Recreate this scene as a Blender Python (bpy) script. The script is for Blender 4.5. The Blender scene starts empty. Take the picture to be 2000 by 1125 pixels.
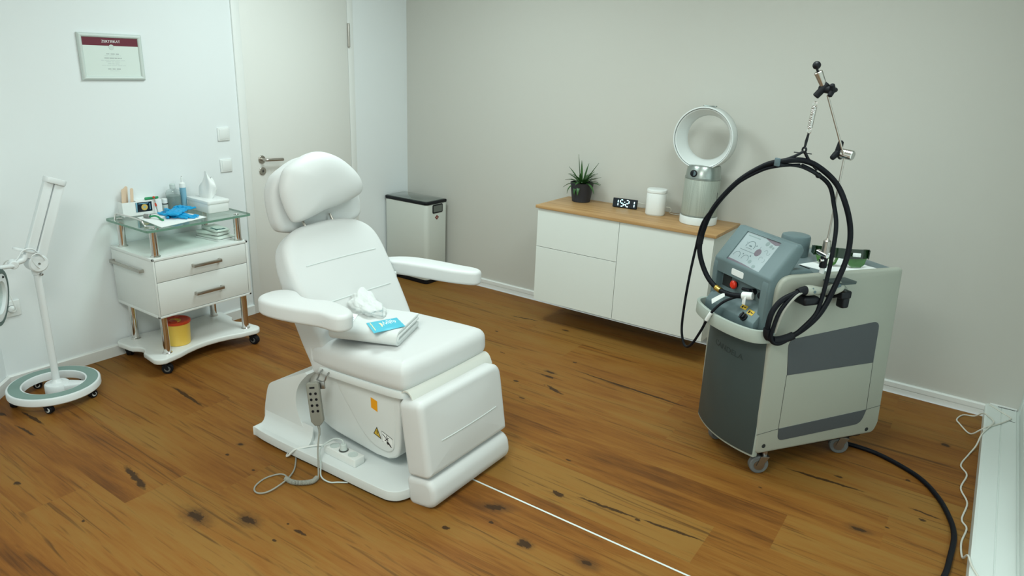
import bpy, bmesh, math, random
from mathutils import Vector, Matrix
from mathutils.bvhtree import BVHTree
PI = math.pi
S = bpy.context.scene
C = S.collection
V = Vector

# ------------------------------------------------------------------ camera, world, lights, exposure
cam = bpy.data.objects.new('camera', bpy.data.cameras.new('camera'))
C.objects.link(cam)
cam.location = (3.9857, -4.2735, 1.7240)
cam.rotation_euler = (math.radians(71.9445), math.radians(-2.2241), math.radians(34.8376))
cam.data.sensor_fit = 'HORIZONTAL'
cam.data.sensor_width = 36.0
cam.data.lens = 1360.8 / 2000 * 36.0
cam.data.clip_start = 0.05
S.camera = cam

W_ = bpy.data.worlds.new('world'); S.world = W_; W_.use_nodes = True
W_.node_tree.nodes['Background'].inputs[0].default_value = (0.75, 0.85, 0.82, 1)
W_.node_tree.nodes['Background'].inputs[1].default_value = 0.4

def area(name, loc, size, power, col, target=None):
    l = bpy.data.lights.new(name, 'AREA'); l.shape = 'DISK'; l.size = size; l.energy = power; l.color = col
    o = bpy.data.objects.new(name, l); C.objects.link(o); o.location = loc
    if target is not None:
        o.rotation_euler = (V(target) - V(loc)).to_track_quat('-Z', 'Y').to_euler()
    return o
area('ceiling_lamp_main', (1.35, -1.55, 2.60), 0.85, 26, (0.84, 1.0, 0.985))
area('ceiling_fill_back', (3.20, -1.55, 2.60), 0.85, 17, (0.86, 1.0, 0.97))  # unseen fill, added to brighten the machine top, right floor and wall
area('ceiling_fill_front', (2.90, -4.20, 2.60), 1.2, 45, (0.95, 1.0, 0.93))  # unseen fill behind the camera, added to lift the sides facing it
# added fill from the right, inside the closed shutter, to brighten upright faces
fill_ = area('side_fill_right', (4.34, -3.10, 1.28), 2.2, 18, (0.84, 1.0, 1.0), (0.0, -3.10, 1.0))
fill_.data.shape = 'RECTANGLE'; fill_.data.size = 4.4; fill_.data.size_y = 2.1

S.view_settings.view_transform = 'Standard'
S.view_settings.look = 'None'
S.view_settings.gamma = 1.0
S.view_settings.use_curve_mapping = False
S.view_settings.exposure = 0.24

# ------------------------------------------------------------------ materials
def mat(name, col, rough=0.5, metal=0.0, emit=None, estr=0.0, coat=0.0, trans=0.0, ior=1.45, spec=None, sheen=0.0):
    m = bpy.data.materials.new(name); m.use_nodes = True
    b = m.node_tree.nodes['Principled BSDF']
    b.inputs['Base Color'].default_value = (*col, 1)
    b.inputs['Roughness'].default_value = rough
    b.inputs['Metallic'].default_value = metal
    b.inputs['IOR'].default_value = ior
    b.inputs['Coat Weight'].default_value = coat
    b.inputs['Transmission Weight'].default_value = trans
    if spec is not None: b.inputs['Specular IOR Level'].default_value = spec
    if sheen: b.inputs['Sheen Weight'].default_value = sheen
    if emit:
        b.inputs['Emission Color'].default_value = (*emit, 1); b.inputs['Emission Strength'].default_value = estr
    return m
def nodes(m): return m.node_tree.nodes, m.node_tree.links, m.node_tree.nodes['Principled BSDF']
def bumpy(m, scale=200, strength=0.1, dist=0.001, detail=3, stretch=(1, 1, 1), var=0.0):
    n, l, b = nodes(m)
    tc = n.new('ShaderNodeTexCoord'); mp = n.new('ShaderNodeMapping'); mp.inputs['Scale'].default_value = stretch
    t = n.new('ShaderNodeTexNoise'); t.inputs['Scale'].default_value = scale; t.inputs['Detail'].default_value = detail
    bp = n.new('ShaderNodeBump'); bp.inputs['Strength'].default_value = strength; bp.inputs['Distance'].default_value = dist
    l.new(tc.outputs['Object'], mp.inputs[0]); l.new(mp.outputs[0], t.inputs['Vector'])
    l.new(t.outputs['Fac'], bp.inputs['Height']); l.new(bp.outputs[0], b.inputs['Normal'])
    if var:
        t2 = n.new('ShaderNodeTexNoise'); t2.inputs['Scale'].default_value = 3; l.new(mp.outputs[0], t2.inputs['Vector'])
        mr = n.new('ShaderNodeMapRange'); mr.inputs[3].default_value = b.inputs['Roughness'].default_value - var
        mr.inputs[4].default_value = b.inputs['Roughness'].default_value + var
        l.new(t2.outputs['Fac'], mr.inputs[0]); l.new(mr.outputs[0], b.inputs['Roughness'])
    return m
M = {}
M['wall_white'] = bumpy(mat('wall_white', (0.79, 0.83, 0.84), 0.85), 90, 0.08, 0.002)
M['wall_greige'] = bumpy(mat('wall_greige', (0.565, 0.560, 0.515), 0.85), 90, 0.08, 0.002)
M['ceiling'] = mat('ceiling_paint', (0.82, 0.83, 0.82), 0.9)
M['trim'] = bumpy(mat('white_trim', (0.78, 0.80, 0.78), 0.4), 30, 0.03, 0.001)
M['door'] = bumpy(mat('door_white', (0.74, 0.745, 0.71), 0.42), 30, 0.03, 0.001)
M['pvc'] = bumpy(mat('window_pvc', (0.68, 0.74, 0.71), 0.35), 20, 0.02, 0.001)
M['leather'] = bumpy(mat('white_leatherette', (0.635, 0.65, 0.645), 0.45), 600, 0.10, 0.0006, 4, var=0.05)
M['seam'] = mat('leatherette_seam', (0.60, 0.64, 0.63), 0.5)
M['flap'] = bumpy(mat('cream_leatherette', (0.62, 0.63, 0.58), 0.5), 400, 0.1, 0.0006)
M['shell'] = bumpy(mat('chair_shell_plastic', (0.70, 0.745, 0.74), 0.28), 300, 0.02, 0.0005)
M['lacquer'] = bumpy(mat('white_lacquer', (0.76, 0.79, 0.77), 0.30), 12, 0.02, 0.001)
M['sidefront'] = bumpy(mat('sideboard_white', (0.74, 0.78, 0.74), 0.45), 12, 0.02, 0.001)
M['chrome'] = bumpy(mat('chrome', (0.72, 0.70, 0.68), 0.10, 1.0), 40, 0.01, 0.0005)
M['steel'] = bumpy(mat('brushed_steel', (0.50, 0.47, 0.43), 0.34, 1.0), 150, 0.05, 0.0005, 2, (1, 20, 20))
M['darksteel'] = bumpy(mat('grey_steel', (0.35, 0.35, 0.34), 0.35, 1.0), 150, 0.05, 0.0005)
M['rubber'] = bumpy(mat('black_rubber', (0.007, 0.008, 0.011), 0.55, spec=0.25), 200, 0.05, 0.0005)
M['wheel_grey'] = bumpy(mat('wheel_grey', (0.14, 0.15, 0.15), 0.5), 200, 0.05, 0.0005)
M['black'] = bumpy(mat('black_plastic', (0.006, 0.007, 0.010), 0.40, spec=0.3), 200, 0.05, 0.0005)
M['hose'] = bumpy(mat('black_hose', (0.004, 0.005, 0.008), 0.5, spec=0.2), 300, 0.15, 0.0008)
M['teal'] = bumpy(mat('teal_grey_insert', (0.20, 0.30, 0.27), 0.55), 300, 0.05, 0.0005)
M['teal_dark'] = bumpy(mat('dark_teal_rim', (0.075, 0.125, 0.115), 0.5), 300, 0.05, 0.0005)
M['yellow'] = bumpy(mat('yellow_plastic', (0.85, 0.58, 0.10), 0.35), 60, 0.02, 0.0005)
M['red'] = bumpy(mat('red_plastic', (0.60, 0.06, 0.02), 0.35), 60, 0.02, 0.0005)
M['redbtn'] = bumpy(mat('red_button', (0.75, 0.035, 0.012), 0.35), 60, 0.02, 0.0005)
M['nitrile'] = bumpy(mat('blue_nitrile', (0.0, 0.33, 0.66), 0.4), 120, 0.3, 0.001)
M['green'] = bumpy(mat('green_plastic', (0.01, 0.27, 0.10), 0.35), 60, 0.02, 0.0005)
M['paper'] = bumpy(mat('white_paper', (0.84, 0.87, 0.86), 0.8), 60, 0.03, 0.0005)
M['towel'] = bumpy(mat('terry_towel', (0.68, 0.71, 0.70), 0.95, sheen=0.3), 900, 0.5, 0.002, 2)
M['blue'] = bumpy(mat('turquoise_foil', (0.07, 0.47, 0.62), 0.35), 60, 0.1, 0.0008)
M['cream'] = mat('cream_print', (0.80, 0.76, 0.50), 0.5)
M['white_print'] = mat('white_print', (0.85, 0.88, 0.88), 0.6)
M['grey_print'] = mat('grey_print', (0.42, 0.47, 0.46), 0.7)
M['mid_print'] = mat('mid_grey_print', (0.55, 0.62, 0.60), 0.7)
M['blue_print'] = mat('blue_print', (0.20, 0.42, 0.55), 0.7)
M['maroon'] = mat('maroon_print', (0.135, 0.016, 0.032), 0.6)
M['frame'] = bumpy(mat('silver_white_frame', (0.60, 0.67, 0.64), 0.32), 60, 0.02, 0.0005)
M['skinwood'] = bumpy(mat('spatula_wood', (0.72, 0.55, 0.40), 0.7), 80, 0.1, 0.0005, 3, (30, 30, 1))
M['screen_dark'] = mat('dark_display', (0.008, 0.012, 0.02), 0.2)
M['orange'] = mat('orange_label', (0.80, 0.34, 0.01), 0.5)
M['amber'] = mat('amber_label', (0.62, 0.42, 0.04), 0.5)
M['black_print'] = mat('black_print', (0.012, 0.012, 0.012), 0.6)
M['remote'] = bumpy(mat('grey_remote', (0.24, 0.24, 0.205), 0.45), 200, 0.05, 0.0005)
M['cord_grey'] = bumpy(mat('grey_cord', (0.31, 0.31, 0.27), 0.5), 200, 0.05, 0.0005)
M['cord_white'] = bumpy(mat('white_cord', (0.66, 0.66, 0.59), 0.5), 200, 0.05, 0.0005)
M['plastic_white'] = bumpy(mat('white_plastic', (0.80, 0.83, 0.82), 0.35), 200, 0.02, 0.0005)
M['lamp_white'] = bumpy(mat('lamp_white_enamel', (0.74, 0.78, 0.79), 0.3), 200, 0.02, 0.0005)
M['bin'] = bumpy(mat('bin_enamel', (0.60, 0.63, 0.585), 0.25), 60, 0.02, 0.0005)
M['smoke'] = bumpy(mat('bin_lid_glass', (0.09, 0.11, 0.10), 0.10, coat=0.6), 10, 0.01, 0.0005)
M['smokegrey'] = bumpy(mat('grey_grip', (0.13, 0.145, 0.13), 0.4), 60, 0.02, 0.0005)
M['logo_red'] = mat('logo_red', (0.16, 0.03, 0.025), 0.5)
M['logo_pale'] = mat('logo_pale', (0.45, 0.25, 0.22), 0.5)
M['pot'] = bumpy(mat('anthracite_pot', (0.022, 0.024, 0.032), 0.5), 200, 0.05, 0.0005)
M['soil'] = bumpy(mat('soil', (0.03, 0.02, 0.012), 0.95), 300, 0.8, 0.004)
M['dev'] = bumpy(mat('device_blue_grey', (0.125, 0.180, 0.190), 0.48), 300, 0.05, 0.0005)
M['devdeck'] = bumpy(mat('device_deck_grey', (0.15, 0.195, 0.205), 0.48), 300, 0.05, 0.0005)
M['devdark'] = bumpy(mat('device_dark_grey', (0.046, 0.066, 0.066), 0.5), 400, 0.08, 0.0005)
M['devpanel'] = bumpy(mat('device_side_panel', (0.070, 0.078, 0.085), 0.55), 200, 0.2, 0.0006, 2, (1, 1, 25))
M['devlight'] = bumpy(mat('device_light_grey', (0.36, 0.375, 0.32), 0.45), 300, 0.05, 0.0005)
M['devlight2'] = bumpy(mat('device_bumper_grey', (0.40, 0.455, 0.41), 0.45), 300, 0.05, 0.0005)
M['emboss'] = mat('embossed_lettering', (0.026, 0.040, 0.041), 0.5)
M['groove'] = mat('groove_dark', (0.02, 0.025, 0.025), 0.7)
M['lcd'] = mat('lcd_panel', (0.25, 0.31, 0.32), 0.25, emit=(0.55, 0.66, 0.68), estr=0.17)
M['lcd_line'] = mat('lcd_graphics', (0.10, 0.15, 0.16), 0.4)
M['lcd_soft'] = mat('lcd_soft_graphics', (0.22, 0.29, 0.29), 0.4)
M['lcd_mauve'] = mat('lcd_mauve_button_reflection', (0.16, 0.13, 0.16), 0.4)  # start button colour, also used for the painted screen reflections
M['digit'] = mat('clock_digits', (0.5, 0.9, 1.0), 0.4, emit=(0.62, 0.95, 1.0), estr=1.5)
M['clip'] = mat('grey_clip', (0.10, 0.15, 0.17), 0.5)
M['brass'] = bumpy(mat('brass', (0.60, 0.40, 0.10), 0.3, 1.0), 60, 0.02, 0.0005)
M['goggle'] = mat('green_goggle_lens', (0.005, 0.020, 0.005), 0.12, coat=0.5)
M['goggle2'] = mat('bright_green_lens', (0.025, 0.12, 0.008), 0.12, coat=0.5)
M['fan_white'] = bumpy(mat('fan_white', (0.72, 0.76, 0.75), 0.22), 200, 0.01, 0.0005)
M['fan_silver'] = bumpy(mat('fan_silver', (0.36, 0.40, 0.38), 0.28, 0.85), 100, 0.02, 0.0005)
M['gold_print'] = mat('gold_print', (0.65, 0.45, 0.12), 0.4)
M['sheet'] = bumpy(mat('certificate_paper', (0.70, 0.78, 0.74), 0.35), 60, 0.01, 0.0005)
M['liquid'] = mat('grey_liquid', (0.24, 0.29, 0.28), 0.3)
M['tubeblue'] = mat('blue_label', (0.20, 0.42, 0.55), 0.4)
M['packs'] = bumpy(mat('wrapped_packs', (0.72, 0.77, 0.73), 0.3), 90, 0.3, 0.002)
M['packgreen'] = mat('dark_green_print', (0.06, 0.16, 0.16), 0.4)

def glass(name, col, rough=0.02, dens=0.0, refl=1.0):
    # thin clear sheet or shell: tinted see-through plus a fresnel reflection
    m = bpy.data.materials.new(name); m.use_nodes = True; n, l = m.node_tree.nodes, m.node_tree.links; n.clear()
    o = n.new('ShaderNodeOutputMaterial'); mx = n.new('ShaderNodeMixShader'); t = n.new('ShaderNodeBsdfTransparent'); g = n.new('ShaderNodeBsdfGlossy'); lw = n.new('ShaderNodeLayerWeight'); pw = n.new('ShaderNodeMath'); pw.operation = 'POWER'; pw.inputs[1].default_value = 5.0; l.new(lw.outputs['Facing'], pw.inputs[0]); lw.inputs['Blend'].default_value = 0.5
    f = n.new('ShaderNodeMath'); f.operation = 'MULTIPLY_ADD'; f.inputs[1].default_value = 0.9; f.inputs[2].default_value = 0.04; l.new(pw.outputs[0], f.inputs[0])
    t.inputs['Color'].default_value = (*col, 1); g.inputs['Roughness'].default_value = rough
    l.new(f.outputs[0], mx.inputs[0]); l.new(t.outputs[0], mx.inputs[1]); l.new(g.outputs[0], mx.inputs[2]); l.new(mx.outputs[0], o.inputs['Surface']); return m
M['glass'] = glass('green_glass', (0.88, 0.955, 0.915))
M['glass_edge'] = mat('glass_edge', (0.16, 0.30, 0.23), 0.12)
M['clear'] = glass('clear_plastic', (0.90, 0.93, 0.92), 0.05)
M['lens'] = glass('magnifier_glass', (0.92, 0.97, 0.95), 0.02)

# fan mesh: perforated look from a procedural dot pattern in the sleeve itself
M['fanmesh'] = mat('fan_perforated_sleeve', (0.40, 0.44, 0.40), 0.45, 0.3)
n, l, b = nodes(M['fanmesh'])
tc = n.new('ShaderNodeTexCoord'); vo = n.new('ShaderNodeTexVoronoi'); vo.inputs['Scale'].default_value = 230; vo.inputs['Randomness'].default_value = 0.0
ra = n.new('ShaderNodeValToRGB'); ra.color_ramp.elements[0].color = (0.26, 0.29, 0.25, 1); ra.color_ramp.elements[1].color = (0.42, 0.46, 0.41, 1)
ra.color_ramp.elements[0].position = 0.22; ra.color_ramp.elements[1].position = 0.42
l.new(tc.outputs['Object'], vo.inputs['Vector']); l.new(vo.outputs['Distance'], ra.inputs[0]); l.new(ra.outputs[0], b.inputs['Base Color'])

# oak top
def wood(name, c0, c1, c2, stretch, rough):
    m = mat(name, c1, rough); n, l, b = nodes(m)
    tc = n.new('ShaderNodeTexCoord'); mp = n.new('ShaderNodeMapping'); mp.inputs['Scale'].default_value = stretch
    t = n.new('ShaderNodeTexNoise'); t.inputs['Scale'].default_value = 1; t.inputs['Detail'].default_value = 7; t.inputs['Distortion'].default_value = 0.6
    ra = n.new('ShaderNodeValToRGB'); e = ra.color_ramp.elements
    e[0].position = 0.28; e[0].color = (*c0, 1); e[1].position = 0.72; e[1].color = (*c2, 1)
    x = e.new(0.5); x.color = (*c1, 1)
    l.new(tc.outputs['Object'], mp.inputs[0]); l.new(mp.outputs[0], t.inputs['Vector']); l.new(t.outputs['Fac'], ra.inputs[0]); l.new(ra.outputs[0], b.inputs['Base Color'])
    return m
M['oak'] = wood('oak_worktop', (0.36, 0.20, 0.075), (0.47, 0.275, 0.115), (0.54, 0.34, 0.155), (1.6, 32, 32), 0.42)

M['leaf'] = mat('plant_leaf', (0.03, 0.10, 0.025), 0.42); n, l, b = nodes(M['leaf'])
tc = n.new('ShaderNodeTexCoord'); t = n.new('ShaderNodeTexNoise'); t.inputs['Scale'].default_value = 30
ra = n.new('ShaderNodeValToRGB'); ra.color_ramp.elements[0].color = (0.012, 0.05, 0.016, 1); ra.color_ramp.elements[1].color = (0.06, 0.17, 0.035, 1)
l.new(tc.outputs['Object'], t.inputs['Vector']); l.new(t.outputs['Fac'], ra.inputs[0]); l.new(ra.outputs[0], b.inputs['Base Color'])

# wooden floor: plank tone from a per-plank attribute, grain from stretched noise, knots at their places
def floor_material():
    m = mat('oiled_oak_floor', (0.33, 0.155, 0.05), 0.42, spec=0.12); n, l, b = nodes(m)
    def math_(op, a, bb=None, c=None):
        x = n.new('ShaderNodeMath'); x.operation = op
        for i, v in enumerate((a, bb, c)):
            if v is None: continue
            if isinstance(v, (int, float)): x.inputs[i].default_value = v
            else: l.new(v, x.inputs[i])
        return x.outputs[0]
    def vm(op, a, bb):
        x = n.new('ShaderNodeVectorMath'); x.operation = op
        for i, v in enumerate((a, bb)):
            if v is None: continue
            if isinstance(v, tuple): x.inputs[i].default_value = v
            else: l.new(v, x.inputs[i])
        return x
    def noise(vec, scale, detail=4, dist=0.0, rough=0.55):
        t = n.new('ShaderNodeTexNoise'); t.inputs['Scale'].default_value = scale; t.inputs['Detail'].default_value = detail
        t.inputs['Distortion'].default_value = dist; t.inputs['Roughness'].default_value = rough
        l.new(vec, t.inputs['Vector']); return t
    def ramp(f, stops):
        r = n.new('ShaderNodeValToRGB'); e = r.color_ramp.elements
        e[0].position, e[0].color = stops[0][0], (*stops[0][1], 1); e[1].position, e[1].color = stops[-1][0], (*stops[-1][1], 1)
        for p, c in stops[1:-1]:
            q = e.new(p); q.color = (*c, 1)
        l.new(f, r.inputs[0]); return r.outputs[0]
    def mixc(mode, f, a, bb):
        x = n.new('ShaderNodeMix'); x.data_type = 'RGBA'; x.blend_type = mode
        for s, v in ((x.inputs[0], f), (x.inputs[6], a), (x.inputs[7], bb)):
            if isinstance(v, (int, float)): s.default_value = v
            elif isinstance(v, tuple): s.default_value = (*v, 1)
            else: l.new(v, s)
        return x.outputs[2]
    geo = n.new('ShaderNodeNewGeometry'); pos = geo.outputs['Position']
    at = n.new('ShaderNodeAttribute'); at.attribute_name = 'plank'
    sep = n.new('ShaderNodeSeparateColor'); l.new(at.outputs['Color'], sep.inputs[0])
    tone, off = sep.outputs[0], sep.outputs[1]
    cv = n.new('ShaderNodeCombineXYZ'); l.new(math_('MULTIPLY', off, 37.0), cv.inputs[0]); l.new(math_('MULTIPLY', off, 11.0), cv.inputs[1]); l.new(math_('MULTIPLY', off, 23.0), cv.inputs[2])
    p = vm('ADD', pos, cv.outputs[0]).outputs[0]
    broad = noise(vm('MULTIPLY', p, (1.1, 7.0, 1.0)).outputs[0], 1.0, 4, 1.2)
    grain = noise(vm('MULTIPLY', p, (2.6, 42.0, 1.0)).outputs[0], 1.0, 8, 1.0, 0.62)
    fine = noise(vm('MULTIPLY', p, (9.0, 210.0, 1.0)).outputs[0], 1.0, 4, 0.3)
    smoky = noise(vm('MULTIPLY', p, (0.55, 2.6, 1.0)).outputs[0], 1.0, 3, 1.5)
    f = math_('MULTIPLY_ADD', broad.outputs['Fac'], 0.62, math_('MULTIPLY_ADD', grain.outputs['Fac'], 0.62, math_('MULTIPLY_ADD', fine.outputs['Fac'], 0.20, math_('MULTIPLY', smoky.outputs['Fac'], 0.75))))
    f = math_('ADD', f, math_('MULTIPLY_ADD', tone, 0.62, -0.735))
    col = ramp(f, [(0.20, (0.155, 0.050, 0.008)), (0.38, (0.385, 0.128, 0.018)), (0.54, (0.67, 0.242, 0.034)), (0.70, (0.82, 0.345, 0.058)), (0.90, (0.86, 0.44, 0.095))])
    # dark streaks along the grain
    st = noise(vm('MULTIPLY', p, (1.3, 30.0, 1.0)).outputs[0], 1.0, 3, 2.0)
    stf = n.new('ShaderNodeMapRange'); stf.inputs[1].default_value = 0.57; stf.inputs[2].default_value = 0.72; l.new(st.outputs['Fac'], stf.inputs[0])
    col = mixc('MIX', math_('MULTIPLY', stf.outputs[0], 0.70), col, (0.105, 0.042, 0.012))
    # knots and cracks
    wn = noise(vm('MULTIPLY', pos, (22.0, 40.0, 1.0)).outputs[0], 1.0, 5, 0.5, 0.65)
    wv = vm('SUBTRACT', wn.outputs['Color'], (0.5, 0.5, 0.5)).outputs[0]
    dark = None; halo = None
    for kx, ky, rx, ry, rot, hs in KNOTS:
        d = vm('SUBTRACT', pos, (kx, ky, 0.0)).outputs[0]
        d = vm('ADD', d, vm('MULTIPLY', wv, (min(rx, 0.05) * 2.2, max(ry, 0.006) * 2.6, 0)).outputs[0]).outputs[0]
        if rot:
            ro = n.new('ShaderNodeVectorRotate'); ro.rotation_type = 'Z_AXIS'; ro.inputs['Angle'].default_value = -rot; l.new(d, ro.inputs['Vector']); d = ro.outputs[0]
        ln = vm('LENGTH', vm('MULTIPLY', d, (1 / rx, 1 / ry, 0)).outputs[0], None).outputs['Value']
        a = n.new('ShaderNodeMapRange'); a.inputs[1].default_value = 1.0; a.inputs[2].default_value = 0.70; l.new(ln, a.inputs[0])
        dark = a.outputs[0] if dark is None else math_('MAXIMUM', dark, a.outputs[0])
        if hs:
            lh = vm('LENGTH', vm('MULTIPLY', d, (1 / (rx * hs), 1 / (ry * hs * 1.15), 0)).outputs[0], None).outputs['Value']
            h = n.new('ShaderNodeMapRange'); h.interpolation_type = 'SMOOTHSTEP'; h.inputs[1].default_value = 1.0; h.inputs[2].default_value = 0.2; l.new(lh, h.inputs[0])
            halo = h.outputs[0] if halo is None else math_('MAXIMUM', halo, h.outputs[0])
    hn = math_('MULTIPLY', halo, math_('MULTIPLY_ADD', grain.outputs['Fac'], 1.1, 0.05))
    col = mixc('MIX', math_('MULTIPLY', hn, 0.95), col, (0.085, 0.045, 0.024))
    col = mixc('MIX', math_('MULTIPLY', dark, 0.93), col, (0.012, 0.009, 0.009))
    # plank joints
    uv = n.new('ShaderNodeUVMap'); uv.uv_map = 'joint'
    sx = n.new('ShaderNodeSeparateXYZ'); l.new(uv.outputs[0], sx.inputs[0])
    jm = math_('MINIMUM', sx.outputs[0], sx.outputs[1])
    j = n.new('ShaderNodeMapRange'); j.inputs[1].default_value = 0.0042; j.inputs[2].default_value = 0.0; l.new(jm, j.inputs[0])
    col = mixc('MIX', math_('MULTIPLY', j.outputs[0], 0.75), col, (0.05, 0.025, 0.010))
    l.new(col, b.inputs['Base Color'])
    rr_ = n.new('ShaderNodeMapRange'); rr_.inputs[3].default_value = 0.36; rr_.inputs[4].default_value = 0.56; l.new(grain.outputs['Fac'], rr_.inputs[0]); l.new(rr_.outputs[0], b.inputs['Roughness'])
    bp = n.new('ShaderNodeBump'); bp.inputs['Strength'].default_value = 0.25; bp.inputs['Distance'].default_value = 0.001
    hh = math_('SUBTRACT', math_('ADD', math_('MULTIPLY', grain.outputs['Fac'], 0.6), math_('MULTIPLY', fine.outputs['Fac'], 0.3)), math_('MULTIPLY', j.outputs[0], 1.0))
    l.new(hh, bp.inputs['Height']); l.new(bp.outputs[0], b.inputs['Normal'])
    return m
# x, y, half length, half width, turn, halo size
KNOTS = [(1.726, -3.051, 0.05, 0.022, 0, 2.6), (1.903, -2.942, 0.035, 0.018, 0, 2.6), (1.403, -2.631, 0.016, 0.01, 0, 2),
         (1.432, -2.72, 0.014, 0.01, 0, 0), (2.601, -2.295, 0.045, 0.016, 0.5, 2.8), (2.761, -2.058, 0.03, 0.016, 0, 0),
         (2.827, -2.407, 0.032, 0.018, 0, 1.8), (3.066, -2.358, 0.025, 0.013, 0, 3.2), (2.53, -2.515, 0.02, 0.014, 0, 0),
         (2.652, -2.381, 0.012, 0.008, 0, 0), (3.103, -2.009, 0.014, 0.009, 0, 0), (2.112, -1.106, 0.05, 0.01, 0, 1.6),
         (2.01, -1.277, 0.02, 0.012, 0, 0), (2.138, -0.833, 0.014, 0.01, 0, 0), (2.096, -1.047, 0.035, 0.012, 0, 1.8),
         (2.15, -1.423, 0.025, 0.008, 0, 0), (3.695, -1.158, 0.02, 0.009, 0, 0), (3.954, -0.99, 0.012, 0.012, 0, 0),
         (3.837, -1.518, 0.03, 0.013, 0, 2.6), (3.926, -1.433, 0.012, 0.006, 0, 0), (4.039, -1.283, 0.014, 0.012, 0, 0),
         (4.066, -0.513, 0.024, 0.014, 0, 1.5), (0.282, -3.168, 0.03, 0.012, 0, 0), (0.966, -3.369, 0.02, 0.012, 0, 0),
         (1.422, -3.327, 0.01, 0.006, 0, 0), (2.078, -2.96, 0.014, 0.008, 0, 0), (2.04, -2.867, 0.008, 0.006, 0, 0),
         (1.626, -2.724, 0.01, 0.006, 0, 0), (3.434, -1.468, 0.012, 0.005, 0, 0), (1.474, -0.727, 0.014, 0.008, 0, 0),
         (1.715, -0.995, 0.02, 0.006, 0, 0), (1.819, -0.409, 0.03, 0.01, 0, 1.6), (2.664, -1.802, 0.014, 0.006, 0, 1.6),
         (1.297, -3.059, 0.128, 0.015, -0.16, 0), (0.435, -3.096, 0.123, 0.009000000000000001, 0.04, 0), (0.538, -3.167, 0.103, 0.006, 0.075, 0),
         (2.113, -2.875, 0.034, 0.009000000000000001, 0.144, 0), (0.783, -2.515, 0.181, 0.009000000000000001, -0.088, 0), (3.643, -1.227, 0.187, 0.009000000000000001, 0.065, 0),
         (4.048, -1.227, 0.069, 0.006, -0.112, 0), (2.572, -0.944, 0.426, 0.009000000000000001, -0.032, 0), (2.973, -2.011, 0.148, 0.009000000000000001, 0.097, 0),
         (3.239, -1.985, 0.146, 0.0075, 0.098, 0), (1.482, -0.398, 0.117, 0.0075, 0.194, 0), (2.229, -1.228, 0.078, 0.015, -0.328, 0)]
M['floor'] = floor_material()

# ------------------------------------------------------------------ geometry helpers
def new(): return bmesh.new()
def merge(bm, t, mx=None):
    if mx is not None: bmesh.ops.transform(t, matrix=mx, verts=t.verts)
    me = bpy.data.meshes.new('t'); t.to_mesh(me); t.free(); bm.from_mesh(me); bpy.data.meshes.remove(me)
def bevel_all(t, r, seg=3, ang=0.5):
    es = [e for e in t.edges if len(e.link_faces) == 2 and e.calc_face_angle(0) > ang]
    if r > 0 and es: bmesh.ops.bevel(t, geom=es, offset=r, segments=seg, profile=0.5, affect='EDGES', clamp_overlap=True)
def bx(bm, x0, x1, y0, y1, z0, z1, r=0.0, seg=2, mx=None):
    t = new(); bmesh.ops.create_cube(t, size=1)
    for v in t.verts: v.co = V(((x0 + x1) / 2 + v.co.x * (x1 - x0), (y0 + y1) / 2 + v.co.y * (y1 - y0), (z0 + z1) / 2 + v.co.z * (z1 - z0)))
    if r: bevel_all(t, r, seg)
    merge(bm, t, mx); return bm
def fr(o, x=(1, 0, 0), y=(0, 1, 0)):
    x = V(x).normalized(); y = V(y); y = (y - x * y.dot(x)).normalized(); z = x.cross(y)
    m = Matrix.Identity(4)
    for i, a in enumerate((x, y, z)):
        for k in range(3): m[k][i] = a[k]
    for k in range(3): m[k][3] = o[k]
    return m
def prism(bm, pts, h0, h1, mx=None, r=0.0, seg=3, ang=0.6, caponly=False):
    t = new()
    a = [t.verts.new((p[0], p[1], h0)) for p in pts]; b = [t.verts.new((p[0], p[1], h1)) for p in pts]
    n = len(pts)
    t.faces.new(a[::-1]); t.faces.new(b)
    for i in range(n): t.faces.new((a[i], a[(i + 1) % n], b[(i + 1) % n], b[i]))
    bmesh.ops.recalc_face_normals(t, faces=t.faces)
    if r: bevel_all(t, r, seg, ang)
    merge(bm, t, mx); return bm
def spline(pts, n=8, closed=False):
    P = [V(p) for p in pts]; out = []; N = len(P)
    for i in range(N if closed else N - 1):
        if closed: p0, p1, p2, p3 = P[i - 1], P[i], P[(i + 1) % N], P[(i + 2) % N]
        else: p0, p1, p2, p3 = P[max(i - 1, 0)], P[i], P[i + 1], P[min(i + 2, N - 1)]
        for k in range(n):
            t = k / n
            out.append(0.5 * ((2 * p1) + (-p0 + p2) * t + (2 * p0 - 5 * p1 + 4 * p2 - p3) * t * t + (-p0 + 3 * p1 - 3 * p2 + p3) * t ** 3))
    if not closed: out.append(P[-1].copy())
    return out
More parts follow.
